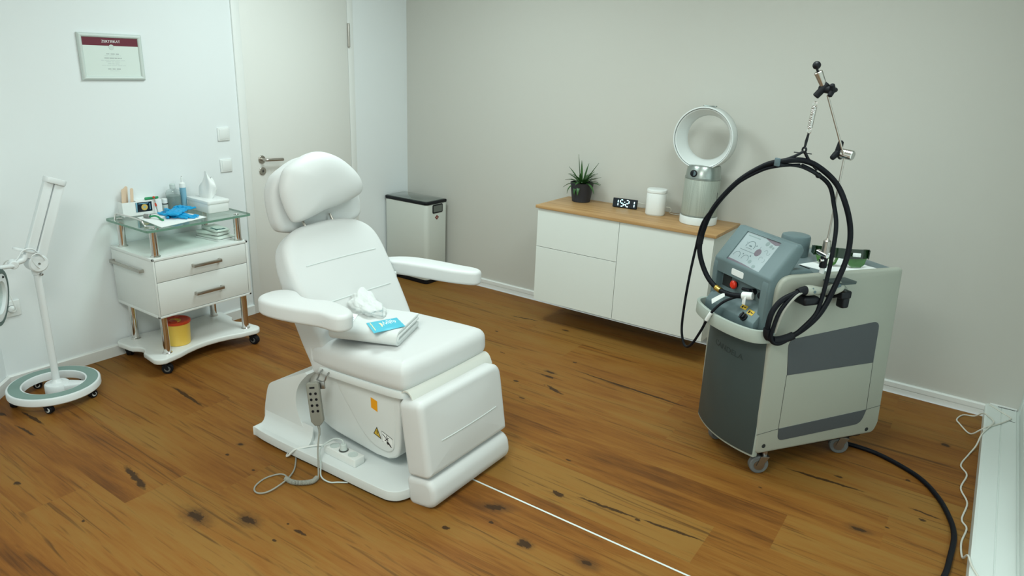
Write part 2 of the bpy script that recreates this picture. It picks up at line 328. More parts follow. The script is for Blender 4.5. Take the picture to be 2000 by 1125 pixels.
def tube(bm, pts, r, n=10, closed=False, caps=True, flat=None):
    P = [V(p) for p in pts]; N = len(P)
    R = r if isinstance(r, (list, tuple)) else [r] * N
    T = []
    for i in range(N):
        a = P[i - 1] if (i > 0 or closed) else P[i]; b = P[(i + 1) % N] if (i < N - 1 or closed) else P[i]
        d = b - a
        T.append(d.normalized() if d.length > 1e-9 else V((0, 0, 1)))
    u = T[0].orthogonal().normalized(); rings = []
    if flat is not None: u = (V(flat) - T[0] * V(flat).dot(T[0])).normalized()
    for i in range(N):
        if i: u = T[i - 1].rotation_difference(T[i]) @ u
        u = (u - T[i] * u.dot(T[i])).normalized(); w = T[i].cross(u)
        rings.append([bm.verts.new(P[i] + (u * math.cos(2 * PI * k / n) + w * math.sin(2 * PI * k / n)) * R[i]) for k in range(n)])
    for i in range(N if closed else N - 1):
        a, b = rings[i], rings[(i + 1) % N]
        for k in range(n): bm.faces.new((a[k], a[(k + 1) % n], b[(k + 1) % n], b[k]))
    if caps and not closed: bm.faces.new(rings[0][::-1]); bm.faces.new(rings[-1])
    return bm
def cyl(bm, a, b, r0, r1=None, n=24, bev=0.0):
    a, b = V(a), V(b); r1 = r0 if r1 is None else r1; L = (b - a).length
    if bev: tube(bm, [a, a + (b - a) * 1e-4, a + (b - a) * bev / L, a + (b - a) * (1 - bev / L), b - (b - a) * 1e-4, b], [r0 - bev, r0 - bev, r0, r1, r1 - bev, r1 - bev], n)
    else: tube(bm, [a, b], [r0, r1], n)
    return bm
def lathe(bm, prof, n=32, mx=None, cap0=True, cap1=True):
    t = new(); rings = []
    for r, z in prof: rings.append([t.verts.new((r * math.cos(2 * PI * k / n), r * math.sin(2 * PI * k / n), z)) for k in range(n)])
    for i in range(len(rings) - 1):
        for k in range(n): t.faces.new((rings[i][k], rings[i][(k + 1) % n], rings[i + 1][(k + 1) % n], rings[i + 1][k]))
    if cap0: t.faces.new(rings[0][::-1])
    if cap1: t.faces.new(rings[-1])
    merge(bm, t, mx); return bm
def ball(bm, c, r, n=16, sc=(1, 1, 1)):
    t = new(); bmesh.ops.create_uvsphere(t, u_segments=n, v_segments=max(6, n // 2), radius=1)
    for v in t.verts: v.co = V((c[0] + v.co.x * r * sc[0], c[1] + v.co.y * r * sc[1], c[2] + v.co.z * r * sc[2]))
    merge(bm, t); return bm
def rr(w, h, r, n=6, cx=0, cy=0):
    if not isinstance(r, (list, tuple)): r = [r] * 4   # corners: +x+y, -x+y, -x-y, +x-y
    out = []
    for (sx, sy, a0), q in zip(((1, 1, 0), (-1, 1, PI / 2), (-1, -1, PI), (1, -1, 1.5 * PI)), r):
        ox, oy = cx + sx * (w / 2 - q), cy + sy * (h / 2 - q)
        for k in range(n + 1):
            a = a0 + PI / 2 * k / n; out.append((ox + q * math.cos(a), oy + q * math.sin(a)))
    return out
def resample(pts, step):
    out = []; N = len(pts)
    for i in range(N):
        a, b = V((*pts[i][:2], 0)), V((*pts[(i + 1) % N][:2], 0)); d = (b - a).length
        if d < 1e-6: continue
        k = max(1, int(d / step))
        for j in range(k): q = a + (b - a) * j / k; out.append((q.x, q.y))
    return out
def pad(bm, outline, T, r, crown=0.0, mx=None, back=None, front=None, seg=5, bcrown=0.0):
    """upholstered pad: closed outline, rounded rim, domed face at h=0, back at h=-T"""
    pts = resample(outline, 0.03); N = len(pts); P = [V((p[0], p[1], 0)) for p in pts]
    ar = sum(P[i].x * P[(i + 1) % N].y - P[(i + 1) % N].x * P[i].y for i in range(N))
    if ar < 0: P.reverse()
    nr = []
    for i in range(N):
        d = P[(i + 1) % N] - P[i - 1]; nr.append(V((d.y, -d.x, 0)).normalized())
    for _ in range(3): nr = [(nr[i - 1] + nr[i] * 2 + nr[(i + 1) % N]).normalized() for i in range(N)]
    cen = sum(P, V()) / N
    def ring(ins, h, s=1.0):
        Q = [P[i] - nr[i] * ins for i in range(N)]
        for _ in range(int(round(6 * ins / max(r, 1e-6) * min(1.0, r / 0.02)))): Q = [(Q[i - 1] + Q[i] * 2 + Q[(i + 1) % N]) / 4 for i in range(N)]
        return [V((*(cen + (Q[i] - cen) * s).xy, h)) for i in range(N)]
    rings = []
    for s in (0.12, 0.4, 0.7, 0.9): rings.append(ring(r, -T - bcrown * (1 - s * s), s))
    for k in range(seg + 1):
        a = PI / 2 * k / seg; rings.append(ring(r * (1 - math.sin(a)), -T + r * (1 - math.cos(a))))
    for k in range(seg + 1):
        a = PI / 2 * k / seg; rings.append(ring(r * (1 - math.cos(a)), -r + r * math.sin(a)))
    hx_ = max(abs(q.x - cen.x) for q in P); hy_ = max(abs(q.y - cen.y) for q in P)
    for s in (0.97, 0.92, 0.85, 0.75, 0.62, 0.48, 0.33, 0.18, 0.06):
        rg = ring(r, 0.0, s); e_ = 1 - s ** 4
        for q in rg: q.z = crown * e_ * max(0.0, 1 - ((q.x - cen.x) / hx_) ** 2) * max(0.0, 1 - ((q.y - cen.y) / hy_) ** 2)
        rings.append(rg)
    t = new(); vs = []
    for rg in rings:
        row = []
        for q in rg:
            h = q.z
            if back is not None and h < -T * 0.5: h = h + T - back(q.y)
            elif back is not None and h < 0: h = h
            if front is not None: h += front(q.x, q.y) if q.z > -T * 0.5 else 0
            row.append(t.verts.new((q.x, q.y, h)))
        vs.append(row)
    for i in range(len(vs) - 1):
        for k in range(N): t.faces.new((vs[i][k], vs[i][(k + 1) % N], vs[i + 1][(k + 1) % N], vs[i + 1][k]))
    t.faces.new(vs[0][::-1]); t.faces.new(vs[-1])
    bmesh.ops.recalc_face_normals(t, faces=t.faces)
    merge(bm, t, mx); return bm
def dome(bm, outline, hf, hb, mx=None, p=2.6, q=0.55, cc=None):
    """soft filled cushion: closed outline at h=0, smooth dome in front and behind"""
    pts = resample(outline, 0.025); N = len(pts); P = [V((a[0], a[1], 0)) for a in pts]
    cen = sum(P, V()) / N if cc is None else V((*cc, 0)); t = new(); vs = []
    ss = [1.0, 0.995, 0.98, 0.95, 0.91, 0.86, 0.79, 0.70, 0.58, 0.44, 0.28, 0.10]
    for s, H in [(s, -hb) for s in reversed(ss)] + [(s, hf) for s in ss[1:]]:
        rg = [cen + (a - cen) * s for a in P]
        vs.append([t.verts.new((a.x, a.y, H * (1 - s ** p) ** q)) for a in rg])
    for i in range(len(vs) - 1):
        for k in range(N): t.faces.new((vs[i][k], vs[i][(k + 1) % N], vs[i + 1][(k + 1) % N], vs[i + 1][k]))
    t.faces.new(vs[0][::-1]); t.faces.new(vs[-1]); bmesh.ops.recalc_face_normals(t, faces=t.faces); merge(bm, t, mx); return bm
def shell_of(pts, th):
    """thicken an open 2D path into a closed outline"""
    P = [V((p[0], p[1], 0)) for p in pts]; L = []; Rr = []
    for i in range(len(P)):
        d = P[min(i + 1, len(P) - 1)] - P[max(i - 1, 0)]; nn = V((-d.y, d.x, 0)).normalized() * th / 2
        L.append((P[i] + nn)[:2]); Rr.append((P[i] - nn)[:2])
    return L + Rr[::-1]

WM = {}
def W(o): return WM.get(o.name, Matrix.Identity(4))
def obj(name, bm, m, parent=None, ang=35, smooth=True, world=True, norm=True):
    """link one bmesh as one mesh object; world=True: its coordinates are world ones"""
    if norm: bmesh.ops.recalc_face_normals(bm, faces=bm.faces)
    me = bpy.data.meshes.new(name); bm.to_mesh(me); bm.free()
    if world and parent is not None: me.transform(W(parent).inverted())
    if smooth:
        me.polygons.foreach_set('use_smooth', [True] * len(me.polygons)); me.set_sharp_from_angle(angle=math.radians(ang))
    me.materials.append(M[m] if isinstance(m, str) else m)
    o = bpy.data.objects.new(name, me); C.objects.link(o)
    if parent is not None: o.parent = parent; WM[o.name] = W(parent)
    return o
def thing(name, label, cat, loc=(0, 0, 0), rz=0.0, group=None):
    o = bpy.data.objects.new(name, None); C.objects.link(o); o.location = loc; o.rotation_euler = (0, 0, rz); o.empty_display_size = 0.1
    o['label'] = label; o['category'] = cat
    if group: o['group'] = group
    WM[o.name] = Matrix.Translation(loc) @ Matrix.Rotation(rz, 4, 'Z')
    return o
def tag(o, label, cat, group=None):
    o['label'] = label; o['category'] = cat
    if group: o['group'] = group
    return o
def struct(name, bm, m, parent=None, **k):
    o = obj(name, bm, m, parent, **k)
    if parent is None: o['kind'] = 'structure'
    return o
def text(body, size, mx, m, name, parent, extrude=0.0004, align='CENTER', bold=0.0):
    cu = bpy.data.curves.new('txt', 'FONT'); cu.body = body; cu.size = size; cu.extrude = extrude; cu.align_x = align; cu.align_y = 'CENTER'; cu.offset = bold
    to = bpy.data.objects.new('txt', cu); C.objects.link(to)
    bpy.context.view_layer.update()
    me = bpy.data.meshes.new_from_object(to.evaluated_get(bpy.context.evaluated_depsgraph_get()))
    bpy.data.objects.remove(to); bpy.data.curves.remove(cu)
    bm = new(); bm.from_mesh(me); bpy.data.meshes.remove(me)
    bmesh.ops.transform(bm, matrix=mx, verts=bm.verts)
    return obj(name, bm, m, parent, smooth=False, norm=False)
def drape(o, pts, d):
    """drop world points along d onto mesh o (o given in its thing's space)"""
    mw = W(o); bm = new(); bm.from_mesh(o.data); bmesh.ops.transform(bm, matrix=mw, verts=bm.verts)
    tr = BVHTree.FromBMesh(bm); bm.free(); out = []
    for p in pts:
        h = tr.ray_cast(V(p), V(d).normalized())
        if h[0] is not None: out.append(h[0])
    return out
RND = random.Random(7)

# ------------------------------------------------------------------ the room
def floor():
    bm = new(); col = bm.loops.layers.float_color.new('plank'); uvl = bm.loops.layers.uv.new('joint')
    ends = {0: 3.82, 1: 2.03, 5: 3.582, 6: 3.366, 8: 0.965, 9: 1.65, 10: 1.433, 11: 1.20}
    R = random.Random(5)
    tone = {(6, 0): 0.80, (6, 1): 0.36, (5, 0): 0.28, (5, 1): 0.62, (7, 0): 0.55, (8, 1): 0.52, (9, 0): 0.60, (10, 0): 0.36, (11, 1): 0.66, (3, 1): 0.62, (4, 1): 0.45}
    y0 = -0.2875
    for k in range(-1, 20):
        ya = y0 - 0.2625 * k; yb = ya - 0.2625; ya_ = min(ya, 0.0); L = 2.2
        e = ends.get(k, R.uniform(0.3, 2.4)); xs = [e + L * i for i in range(-3, 4)]
        for i in range(len(xs) - 1):
            xa, xb = max(xs[i], -0.05), min(xs[i + 1], 4.30)
            if xb - xa < 0.01 or ya_ - yb < 0.01: continue
            idx = 0 if abs(xs[i + 1] - e) < 1e-6 else (1 if abs(xs[i] - e) < 1e-6 else 2)
            tn = tone.get((k, idx), R.uniform(0.35, 0.70)); of = R.random()
            f = bm.faces.new([bm.verts.new(q) for q in ((xa, yb, 0), (xb, yb, 0), (xb, ya_, 0), (xa, ya_, 0))])
            # split so the joint coordinate (distance to the nearest edge) interpolates properly
            cx_, cy_ = (xa + xb) / 2, (ya_ + yb) / 2
            for lp in f.loops: lp[col] = (tn, of, 0, 1)
            h = min(0.02, (xb - xa) / 3, (ya_ - yb) / 3)
            r = bmesh.ops.inset_region(bm, faces=[f], thickness=h)
            for ff in list(r['faces']) + [f]:
                for lp in ff.loops:
                    lp[col] = (tn, of, 0, 1); c = lp.vert.co
                    d = min(c.x - xa, xb - c.x, c.y - yb, ya_ - c.y); lp[uvl].uv = (d, d)
    for f in bm.faces:
        if f.normal.z < 0: f.normal_flip()
    o = struct('floor', bm, 'floor', smooth=False, norm=False)
floor()
bm = new(); bx(bm, -0.10, 4.352, 0.0, 0.12, 0.0, 2.7); struct('wall_back', bm, 'wall_greige', smooth=False)
DY0, DY1, DH = -1.489, -0.613, 2.11
bm = new()
prism(bm, [(-3.03, 0), (DY0, 0), (DY0, DH), (DY1, DH), (DY1, 0), (0.0, 0), (0.0, 2.7), (-3.03, 2.7)], -0.12, 0.0, fr((0, 0, 0), (0, 1, 0), (0, 0, 1)))
struct('wall_left', bm, 'wall_white', smooth=False)
bm = new(); prism(bm, [(0.0, -3.03), (0.9, -3.93), (0.9, -5.6), (0.78, -5.6), (0.78, -3.98), (-0.12, -3.08)], 0, 2.7); struct('wall_diagonal', bm, 'wall_white', smooth=False)
bm = new(); bx(bm, 0.78, 4.7, -5.62, -5.5, 0, 2.7); struct('wall_front', bm, 'wall_white', smooth=False)
bm = new(); bx(bm, -0.12, 4.8, -5.6, 0.12, 2.7, 2.8); struct('ceiling', bm, 'ceiling', smooth=False)

# baseboards (the back one carries a trunking groove)
def board(name, pts, h, th, groove=False):
    bm = new(); prof = [(0, 0), (th, 0), (th, h - 0.006), (th - 0.006, h), (0, h)]
    if groove: prof = [(0, 0), (th, 0), (th, 0.030), (th - 0.003, 0.031), (th - 0.003, 0.034), (th + 0.002, 0.035), (th + 0.002, h - 0.006), (th - 0.005, h), (0, h)]
    a, b = V(pts[0]), V(pts[1]); d = (b - a); L = d.length; d.normalize(); nn = V((-d.y, d.x, 0))
    prism(bm, prof, 0, L, fr(a, nn, (0, 0, 1)), ang=9)
    return struct(name, bm, 'trim', ang=25)
board('baseboard_back', [(4.222, 0, 0), (-0.0, 0, 0)], 0.066, 0.014, True)
board('baseboard_left', [(0, -1.545, 0), (0, -3.036, 0)], 0.066, 0.014)
board('baseboard_corner', [(0, -0.02, 0), (0, -0.557, 0)], 0.066, 0.014)
board('baseboard_diagonal', [(0.006, -3.03, 0), (0.9, -3.924, 0)], 0.066, 0.014)

# door
d_ = thing('door_1', 'white room door with steel lever handle in the left wall', 'door', (0, DY0, 0)); d_['kind'] = 'structure'
bm = new(); bx(bm, -0.042, 0.004, DY0 + 0.003, DY1 - 0.003, 0.006, DH - 0.003, 0.002); obj('door_leaf', bm, 'door', d_)
bm = new()
for y0, y1, th_ in ((DY0 - 0.055, DY0, 0.012), (DY1, DY1 + 0.055, 0.003)): bx(bm, -0.001, th_, y0, y1, 0, DH + 0.055, 0.001)
bx(bm, 0.0, 0.012, DY0, DY1, DH, DH + 0.055, 0.003); obj('door_casing', bm, 'trim', d_)
bm = new(); cyl(bm, (0.004, -1.401, 1.043), (0.013, -1.401, 1.043), 0.026, n=32, bev=0.002)
h_ = obj('lever_rosette', bm, 'steel', d_)
bm = new(); tube(bm, spline([(0.012, -1.401, 1.043), (0.045, -1.401, 1.043), (0.055, -1.392, 1.043), (0.057, -1.37, 1.042), (0.056, -1.32, 1.040), (0.054, -1.262, 1.037)], 6), [0.010] * 20 + [0.0105] * 5 + [0.010] * 5 + [0.004], 14); obj('lever', bm, 'steel', h_)
bm = new(); cyl(bm, (0.004, -1.401, 0.966), (0.012, -1.401, 0.966), 0.026, n=32, bev=0.002); k_ = obj('keyhole_rosette', bm, 'steel', d_)
bm = new(); cyl(bm, (0.0115, -1.401, 0.971), (0.0130, -1.401, 0.971), 0.009, n=20); bx(bm, 0.0115, 0.013, -1.406, -1.396, 0.952, 0.97); obj('lock_cylinder', bm, 'darksteel', k_)
for z in (1.772, 0.25):
    bm = new(); cyl(bm, (0.012, DY1 + 0.002, z), (0.012, DY1 + 0.002, z + 0.161), 0.009, n=16, bev=0.003); cyl(bm, (0.012, DY1 + 0.002, z + 0.078), (0.012, DY1 + 0.002, z + 0.083), 0.0098, n=16); obj('hinge', bm, 'steel', d_)

# window with low plinth on the right: glazed sliding door, closed blind behind the pane
w_ = thing('window_1', 'white floor level sliding window frame along the right side of the room', 'window', (4.352, -2.4, 0)); w_['kind'] = 'structure'
bm = new(); prof = [(4.206, 0), (4.70, 0), (4.70, 0.070), (4.349, 0.070), (4.347, 0.066), (4.345, 0.066), (4.343, 0.070), (4.282, 0.070), (4.280, 0.067), (4.278, 0.067), (4.276, 0.070), (4.216, 0.070), (4.206, 0.066)]
prism(bm, prof, 0.0, 5.5, fr((0, 0, 0), (1, 0, 0), (0, 0, 1)), ang=9); obj('sill', bm, 'pvc', w_, ang=20)
bm = new()
for (y0, y1) in ((-0.09, 0.0), (-2.72, -2.60), (-5.5, -5.41)): bx(bm, 4.3521, 4.47, y0, y1, 0.07, 2.5)
bx(bm, 4.353, 4.47, -5.5, 0, 2.4, 2.5, 0.004); bx(bm, 4.353, 4.47, -5.5, 0, 0.07, 0.15, 0.004); obj('window_frame', bm, 'pvc', w_)
bm = new(); bx(bm, 4.405, 4.411, -5.41, -0.09, 0.15, 2.4); obj('pane', bm, 'clear', w_, smooth=False)
bm = new()
for i in range(46): bx(bm, 4.50, 4.515, -5.5, 0.0, 0.07 + i * 0.0535, 0.07 + (i + 1) * 0.0535 - 0.002, 0.004)
obj('shutter', bm, 'pvc', w_)
bm = new(); bx(bm, 4.353, 4.70, -5.5, 0.0, 2.5, 2.7); bx(bm, 4.353, 4.70, 0.0, 0.12, 0.0, 2.7); struct('wall_right', bm, 'wall_white', smooth=False)

bm = new(); bx(bm, 4.224, 4.345, -0.010, 0.0, 0.070, 0.079, 0.002); struct('trim_1', bm, 'trim')
bm = new(); bx(bm, 4.262, 4.338, -0.0145, -0.0115, 0.070, 0.0715); bx(bm, 4.300, 4.338, -0.172, -0.168, 0.069, 0.0706); struct('sill_gap_dark', bm, 'groove', smooth=False)  # flat dark strips, their colour stands in for the shaded gaps at the sill

# light floor joint strip under and in front of the treatment chair
bm = new(); bx(bm, 2.33, 4.20, -2.1985, -2.1905, 0.0, 0.0016, 0.0005); tag(obj('joint_strip', bm, 'pvc'), 'narrow white strip running along the wooden floor away from the treatment chair', 'floor strip')

# wall plates
def plate(z, label):
    t = thing('light_switch', label, 'light switch', (0, -1.663, z), group='light switches beside the door')
    bm = new(); bx(bm, 0.0, 0.009, -1.704, -1.622, z - 0.041, z + 0.041, 0.004, 3); obj('cover_frame', bm, 'plastic_white', t)
    bm = new(); prism(bm, [(0.008, z - 0.031), (0.011, z - 0.031), (0.0135, z + 0.031), (0.008, z + 0.031)], 1.632, 1.694, fr((0, 0, 0), (1, 0, 0), (0, 0, 1)), 0.001, 2); obj('rocker', bm, 'plastic_white', t)
plate(1.222, 'upper white light switch beside the door casing')
plate(1.028, 'lower white light switch beside the door casing, nearer the door handle height')
t = thing('wall_socket', 'white wall socket low on the left wall beside the magnifying lamp', 'wall socket', (0, -2.955, 0.42))
bm = new(); bx(bm, 0, 0.010, -2.997, -2.913, 0.378, 0.462, 0.004, 3); obj('cover_frame', bm, 'plastic_white', t)
bm = new(); lathe(bm, [(0.021, 0.010), (0.021, 0.0115), (0.019, 0.0115), (0.019, 0.0100)], 24, fr((0, -2.955, 0.42), (0, 1, 0), (0, 0, 1)), True, False); obj('socket_insert', bm, 'plastic_white', t)
t2 = thing('power_plug', 'white plug pushed into the low wall socket', 'plug', (0.012, -2.955, 0.42))
bm = new(); cyl(bm, (0.0117, -2.955, 0.42), (0.040, -2.955, 0.42), 0.018, 0.014, 20, 0.003); obj('plug_body', bm, 'plastic_white', t2)
bm = new(); tube(bm, spline([(0.036, -2.955, 0.42), (0.06, -2.955, 0.44), (0.058, -2.965, 0.50), (0.045, -2.975, 0.58), (0.06, -2.98, 0.64), (0.12, -2.975, 0.70), (0.20, -2.95, 0.715)], 6), 0.003, 8); obj('plug_cable', bm, 'plastic_white', t2)

# certificate
ct = thing('framed_certificate', 'certificate with a dark red heading in a silver white frame on the left wall', 'certificate', (0, -2.28, 1.544))
y0, y1, z0, z1 = -2.447, -2.117, 1.543, 1.778; fw = 0.021
bm = new()
def framebar(bm, A, B, inw):
    a, b = V(A), V(B); d = (b - a).normalized(); i_ = V(inw)
    pr = [(0, 0.0), (0, 0.010), (0.004, 0.016), (0.010, 0.0175), (0.016, 0.015), (fw, 0.009), (fw, 0.0)]
    v0 = [bm.verts.new(a + i_ * p[0] + d * p[0] + V((p[1], 0, 0))) for p in pr]; v1 = [bm.verts.new(b + i_ * p[0] - d * p[0] + V((p[1], 0, 0))) for p in pr]
    for k in range(len(pr) - 1): bm.faces.new((v0[k], v0[k + 1], v1[k + 1], v1[k]))
for A, B, i_ in (((0.001, y0, z0), (0.001, y1, z0), (0, 0, 1)), ((0.001, y1, z0), (0.001, y1, z1), (0, -1, 0)), ((0.001, y1, z1), (0.001, y0, z1), (0, 0, -1)), ((0.001, y0, z1), (0.001, y0, z0), (0, 1, 0))): framebar(bm, A, B, i_)
obj('frame', bm, 'frame', ct, ang=50)
bm = new(); bx(bm, 0.001, 0.008, y0 + 0.018, y1 - 0.018, z0 + 0.018, z1 - 0.018); sh = obj('certificate_sheet', bm, 'sheet', ct, smooth=False)
bm = new(); bx(bm, 0.008, 0.0086, y0 + fw, y1 - fw, z1 - fw - 0.040, z1 - fw); obj('heading_band', bm, 'maroon', sh, smooth=False)
YF = fr((0.0088, -2.28, z1 - fw - 0.019), (0, 1, 0), (0, 0, 1))
text('ZERTIFIKAT', 0.0185, YF, 'white_print', 'lettering', sh, 0.0002)
bm = new(); cyl(bm, (0.008, -2.28, z1 - fw - 0.047), (0.0092, -2.28, z1 - fw - 0.047), 0.0135, n=24); obj('seal', bm, 'frame', sh)
bm = new(); Rl = random.Random(3)
def words(bm, z, w, h, gaps):
    y = -2.278 - w / 2
    while y < -2.278 + w / 2:
        L = Rl.uniform(0.012, 0.03); e = min(y + L, -2.278 + w / 2); bx(bm, 0.008, 0.0084, y, e, z - h / 2, z + h / 2); y = e + gaps
bm.free()
for z, w, h, g, m in ((1.676, 0.066, 0.0045, 0.006, 'grey_print'), (1.655, 0.090, 0.0045, 0.003, 'grey_print'), (1.600, 0.066, 0.005, 0.006, 'grey_print'), (1.667, 0.085, 0.0022, 0.004, 'mid_print'), (1.643, 0.125, 0.0022, 0.004, 'mid_print'), (1.636, 0.075, 0.0022, 0.004, 'mid_print'), (1.626, 0.06, 0.003, 0.004, 'mid_print'), (1.617, 0.125, 0.0018, 0.003, 'mid_print'), (1.590, 0.05, 0.0022, 0.004, 'mid_print')):
    bm = new(); words(bm, z, w, h, g); obj('text_line', bm, m, sh, smooth=False)

# ------------------------------------------------------------------ casters shared by the wheeled things
def caster(parent, x, y, r, w, rz, top, tread, hub, fork, rot=None):
    """twin or single wheel under (x, y): fork, tyre, hub"""
    dx, dy = math.cos(rz), math.sin(rz); ax = V((-dy, dx, 0)); c = V((x + dx * r * 0.55, y + dy * r * 0.55, r))
    bm = new(); cyl(bm, (x, y, r * 1.1), (x, y, top), r * 0.28, n=14)
    for s in (-1, 1):
        p = ax * s * (w * 0.5 + 0.004)
        pts = [V((x, y, 2.05 * r)) + p + V((dx, dy, 0)) * (-0.35 * r), V((x, y, 2.05 * r)) + p + V((dx, dy, 0)) * (0.55 * r), c + p + V((dx, dy, 0)) * 0.3 * r, c + p - V((0, 0, r * 0.25)), c + p - V((dx, dy, 0)) * 0.3 * r]
        vs0 = [bm.verts.new(q) for q in pts]; vs1 = [bm.verts.new(q + ax * s * 0.003) for q in pts]
        bm.faces.new(vs0); bm.faces.new(vs1[::-1])
        for i in range(5): bm.faces.new((vs0[i], vs0[(i + 1) % 5], vs1[(i + 1) % 5], vs1[i]))
    bx(bm, -0.35 * r, 0.55 * r, -w * 0.5 - 0.006, w * 0.5 + 0.006, 2.0 * r, 2.0 * r + 0.004, mx=fr((x, y, 0), (dx, dy, 0), (-dy, dx, 0)))
    k = obj('caster', bm, fork, parent)
    bm = new(); lathe(bm, [(r * 0.55, -w / 2), (r * 0.9, -w / 2), (r, -w / 2 + r * 0.1), (r, w / 2 - r * 0.1), (r * 0.9, w / 2), (r * 0.55, w / 2)], 28, fr(c, (dx, dy, 0), (0, 0, 1)), True, True)
    t = obj('wheel', bm, tread, k)
    bm = new(); lathe(bm, [(0.0001, -w / 2 - 0.002), (r * 0.55, -w / 2 - 0.002), (r * 0.55, w / 2 + 0.002), (0.0001, w / 2 + 0.002)], 20, fr(c, (dx, dy, 0), (0, 0, 1)), False, False)
    obj('hub', bm, hub, k)
    return k

# ------------------------------------------------------------------ treatment trolley
tr = thing('treatment_trolley', 'white two drawer trolley on casters with a glass top by the left wall', 'trolley', (0.24, -2.15, 0))
X0, X1, Y0, Y1, ZB, ZT = 0.020, 0.452, -2.435, -1.862, 0.322, 0.657
bm = new()
bx(bm, X0, X1 - 0.016, Y0, Y1, ZT - 0.018, ZT, 0.002); bx(bm, X0, X1 - 0.016, Y0, Y1, ZB, ZB + 0.018, 0.002)
bx(bm, X0, X1 - 0.016, Y0, Y0 + 0.018, ZB + 0.018, ZT - 0.018, 0.001); bx(bm, X0, X1 - 0.016, Y1 - 0.018, Y1, ZB + 0.018, ZT - 0.018, 0.001)
bx(bm, X0, X0 + 0.010, Y0 + 0.018, Y1 - 0.018, ZB + 0.018, ZT - 0.018)
# the frame edges that run round the drawer fronts
bx(bm, X1 - 0.016, X1, Y0, Y1, ZT - 0.014, ZT, 0.002); bx(bm, X1 - 0.016, X1, Y0, Y1, ZB, ZB + 0.012, 0.002)
bx(bm, X1 - 0.016, X1, Y0, Y0 + 0.008, ZB, ZT, 0.002); bx(bm, X1 - 0.016, X1, Y1 - 0.014, Y1, ZB, ZT, 0.002)
obj('cabinet_body', bm, 'lacquer', tr)
ZS = 0.523
for za, zb, hz in ((ZS + 0.0015, ZT - 0.0165, 0.580), (ZB + 0.0145, ZS - 0.0015, 0.418)):
    bm = new(); bx(bm, X1 - 0.018, X1 - 0.001, Y0 + 0.0105, Y1 - 0.0165, za, zb, 0.0015); dr = obj('drawer', bm, 'lacquer', tr)
    bm = new(); ya, yb = -2.222, -2.050
    bx(bm, X1 + 0.018, X1 + 0.026, ya, yb, hz - 0.009, hz + 0.009, 0.002)
    for y in (ya, yb - 0.012): bx(bm, X1 - 0.002, X1 + 0.020, y, y + 0.012, hz - 0.009, hz + 0.009, 0.002)
    obj('handle', bm, 'steel', dr)
bm = new(); bx(bm, 0.035, 0.350, Y0 - 0.026, Y0 - 0.018, 0.566, 0.584, 0.002)
for x in (0.035, 0.338): bx(bm, x, x + 0.012, Y0 - 0.020, Y0 + 0.001, 0.566, 0.584, 0.002)
obj('side_handle', bm, 'steel', tr)
# base shelf with waisted edges and rounded ears
e = []
bx0, bx1, by0, by1 = 0.020, 0.482, -2.490, -1.822
corn = [(bx1, by1), (bx0, by1), (bx0, by0), (bx1, by0)]
def ear(cx, cy, sx, sy): # small rounded corner around the ear
    r = 0.050; ox, oy = cx - sx * r, cy - sy * r; a0 = math.atan2(sy, sx) - PI / 4
    return [(ox + r * math.cos(a0 + PI / 2 * k / 6), oy + r * math.sin(a0 + PI / 2 * k / 6)) for k in range(7)]
wa = 0.045
mids = {0: [((bx0 + bx1) / 2 + t * 0.32 * (bx1 - bx0), by1 - wa * (1 - (2 * abs(t)) ** 2.0 * 1.0)) for t in (0.42, 0.3, 0.15, 0, -0.15, -0.3, -0.42)],
        1: [(bx0 + wa * 0.6 * (1 - (2 * abs(t)) ** 2), (by0 + by1) / 2 + t * 0.36 * (by1 - by0) * 1.9) for t in (0.42, 0.3, 0.15, 0, -0.15, -0.3, -0.42)],
        2: [((bx0 + bx1) / 2 + t * 0.32 * (bx1 - bx0), by0 + wa * (1 - (2 * abs(t)) ** 2)) for t in (-0.42, -0.3, -0.15, 0, 0.15, 0.3, 0.42)],
        3: [(bx1 - wa * 1.35 * (1 - (2 * abs(t)) ** 2), (by0 + by1) / 2 + t * 0.36 * (by1 - by0) * 1.9) for t in (-0.42, -0.3, -0.15, 0, 0.15, 0.3, 0.42)]}
out = []
for k, (sx, sy) in enumerate(((1, 1), (-1, 1), (-1, -1), (1, -1))):
    out += ear(corn[k][0], corn[k][1], sx, sy) + mids[k]
bm = new(); prism(bm, out, 0.070, 0.102, None, 0.008, 3, 0.8); obj('base_shelf', bm, 'lacquer', tr)
for x in (0.082, 0.412):
    for y in (-2.395, -1.895):
        bm = new(); cyl(bm, (x, y, 0.102), (x, y, ZB), 0.0195, n=28); obj('leg', bm, 'chrome', tr)
        bm = new(); lathe(bm, [(0.026, 0), (0.026, 0.004), (0.021, 0.008), (0.021, 0.012)], 28, Matrix.Translation((x, y, 0.102))); obj('flange', bm, 'chrome', tr)
        bm = new(); cyl(bm, (x, y, ZT), (x, y, 0.7995), 0.0195, n=28); pp = obj('post', bm, 'chrome', tr)
        bm = new(); lathe(bm, [(0.026, 0), (0.026, 0.004), (0.021, 0.008), (0.021, 0.012)], 28, Matrix.Translation((x, y, ZT))); obj('flange', bm, 'chrome', pp)
        bm = new(); cyl(bm, (x, y, 0.8122), (x, y, 0.8165), 0.016, n=24, bev=0.0015); obj('cap', bm, 'chrome', pp)
GZ = 0.812
bm = new(); prism(bm, rr(0.436, 0.625, 0.022, 5, 0.238, -2.133), 0.800, GZ, None, 0.0, 2); gt_ = obj('glass_top', bm, 'glass', tr, smooth=False); gt_.data.materials.append(M['glass_edge'])
for p_ in gt_.data.polygons: p_.material_index = 1 if abs(p_.normal.z) < 0.7 else 0
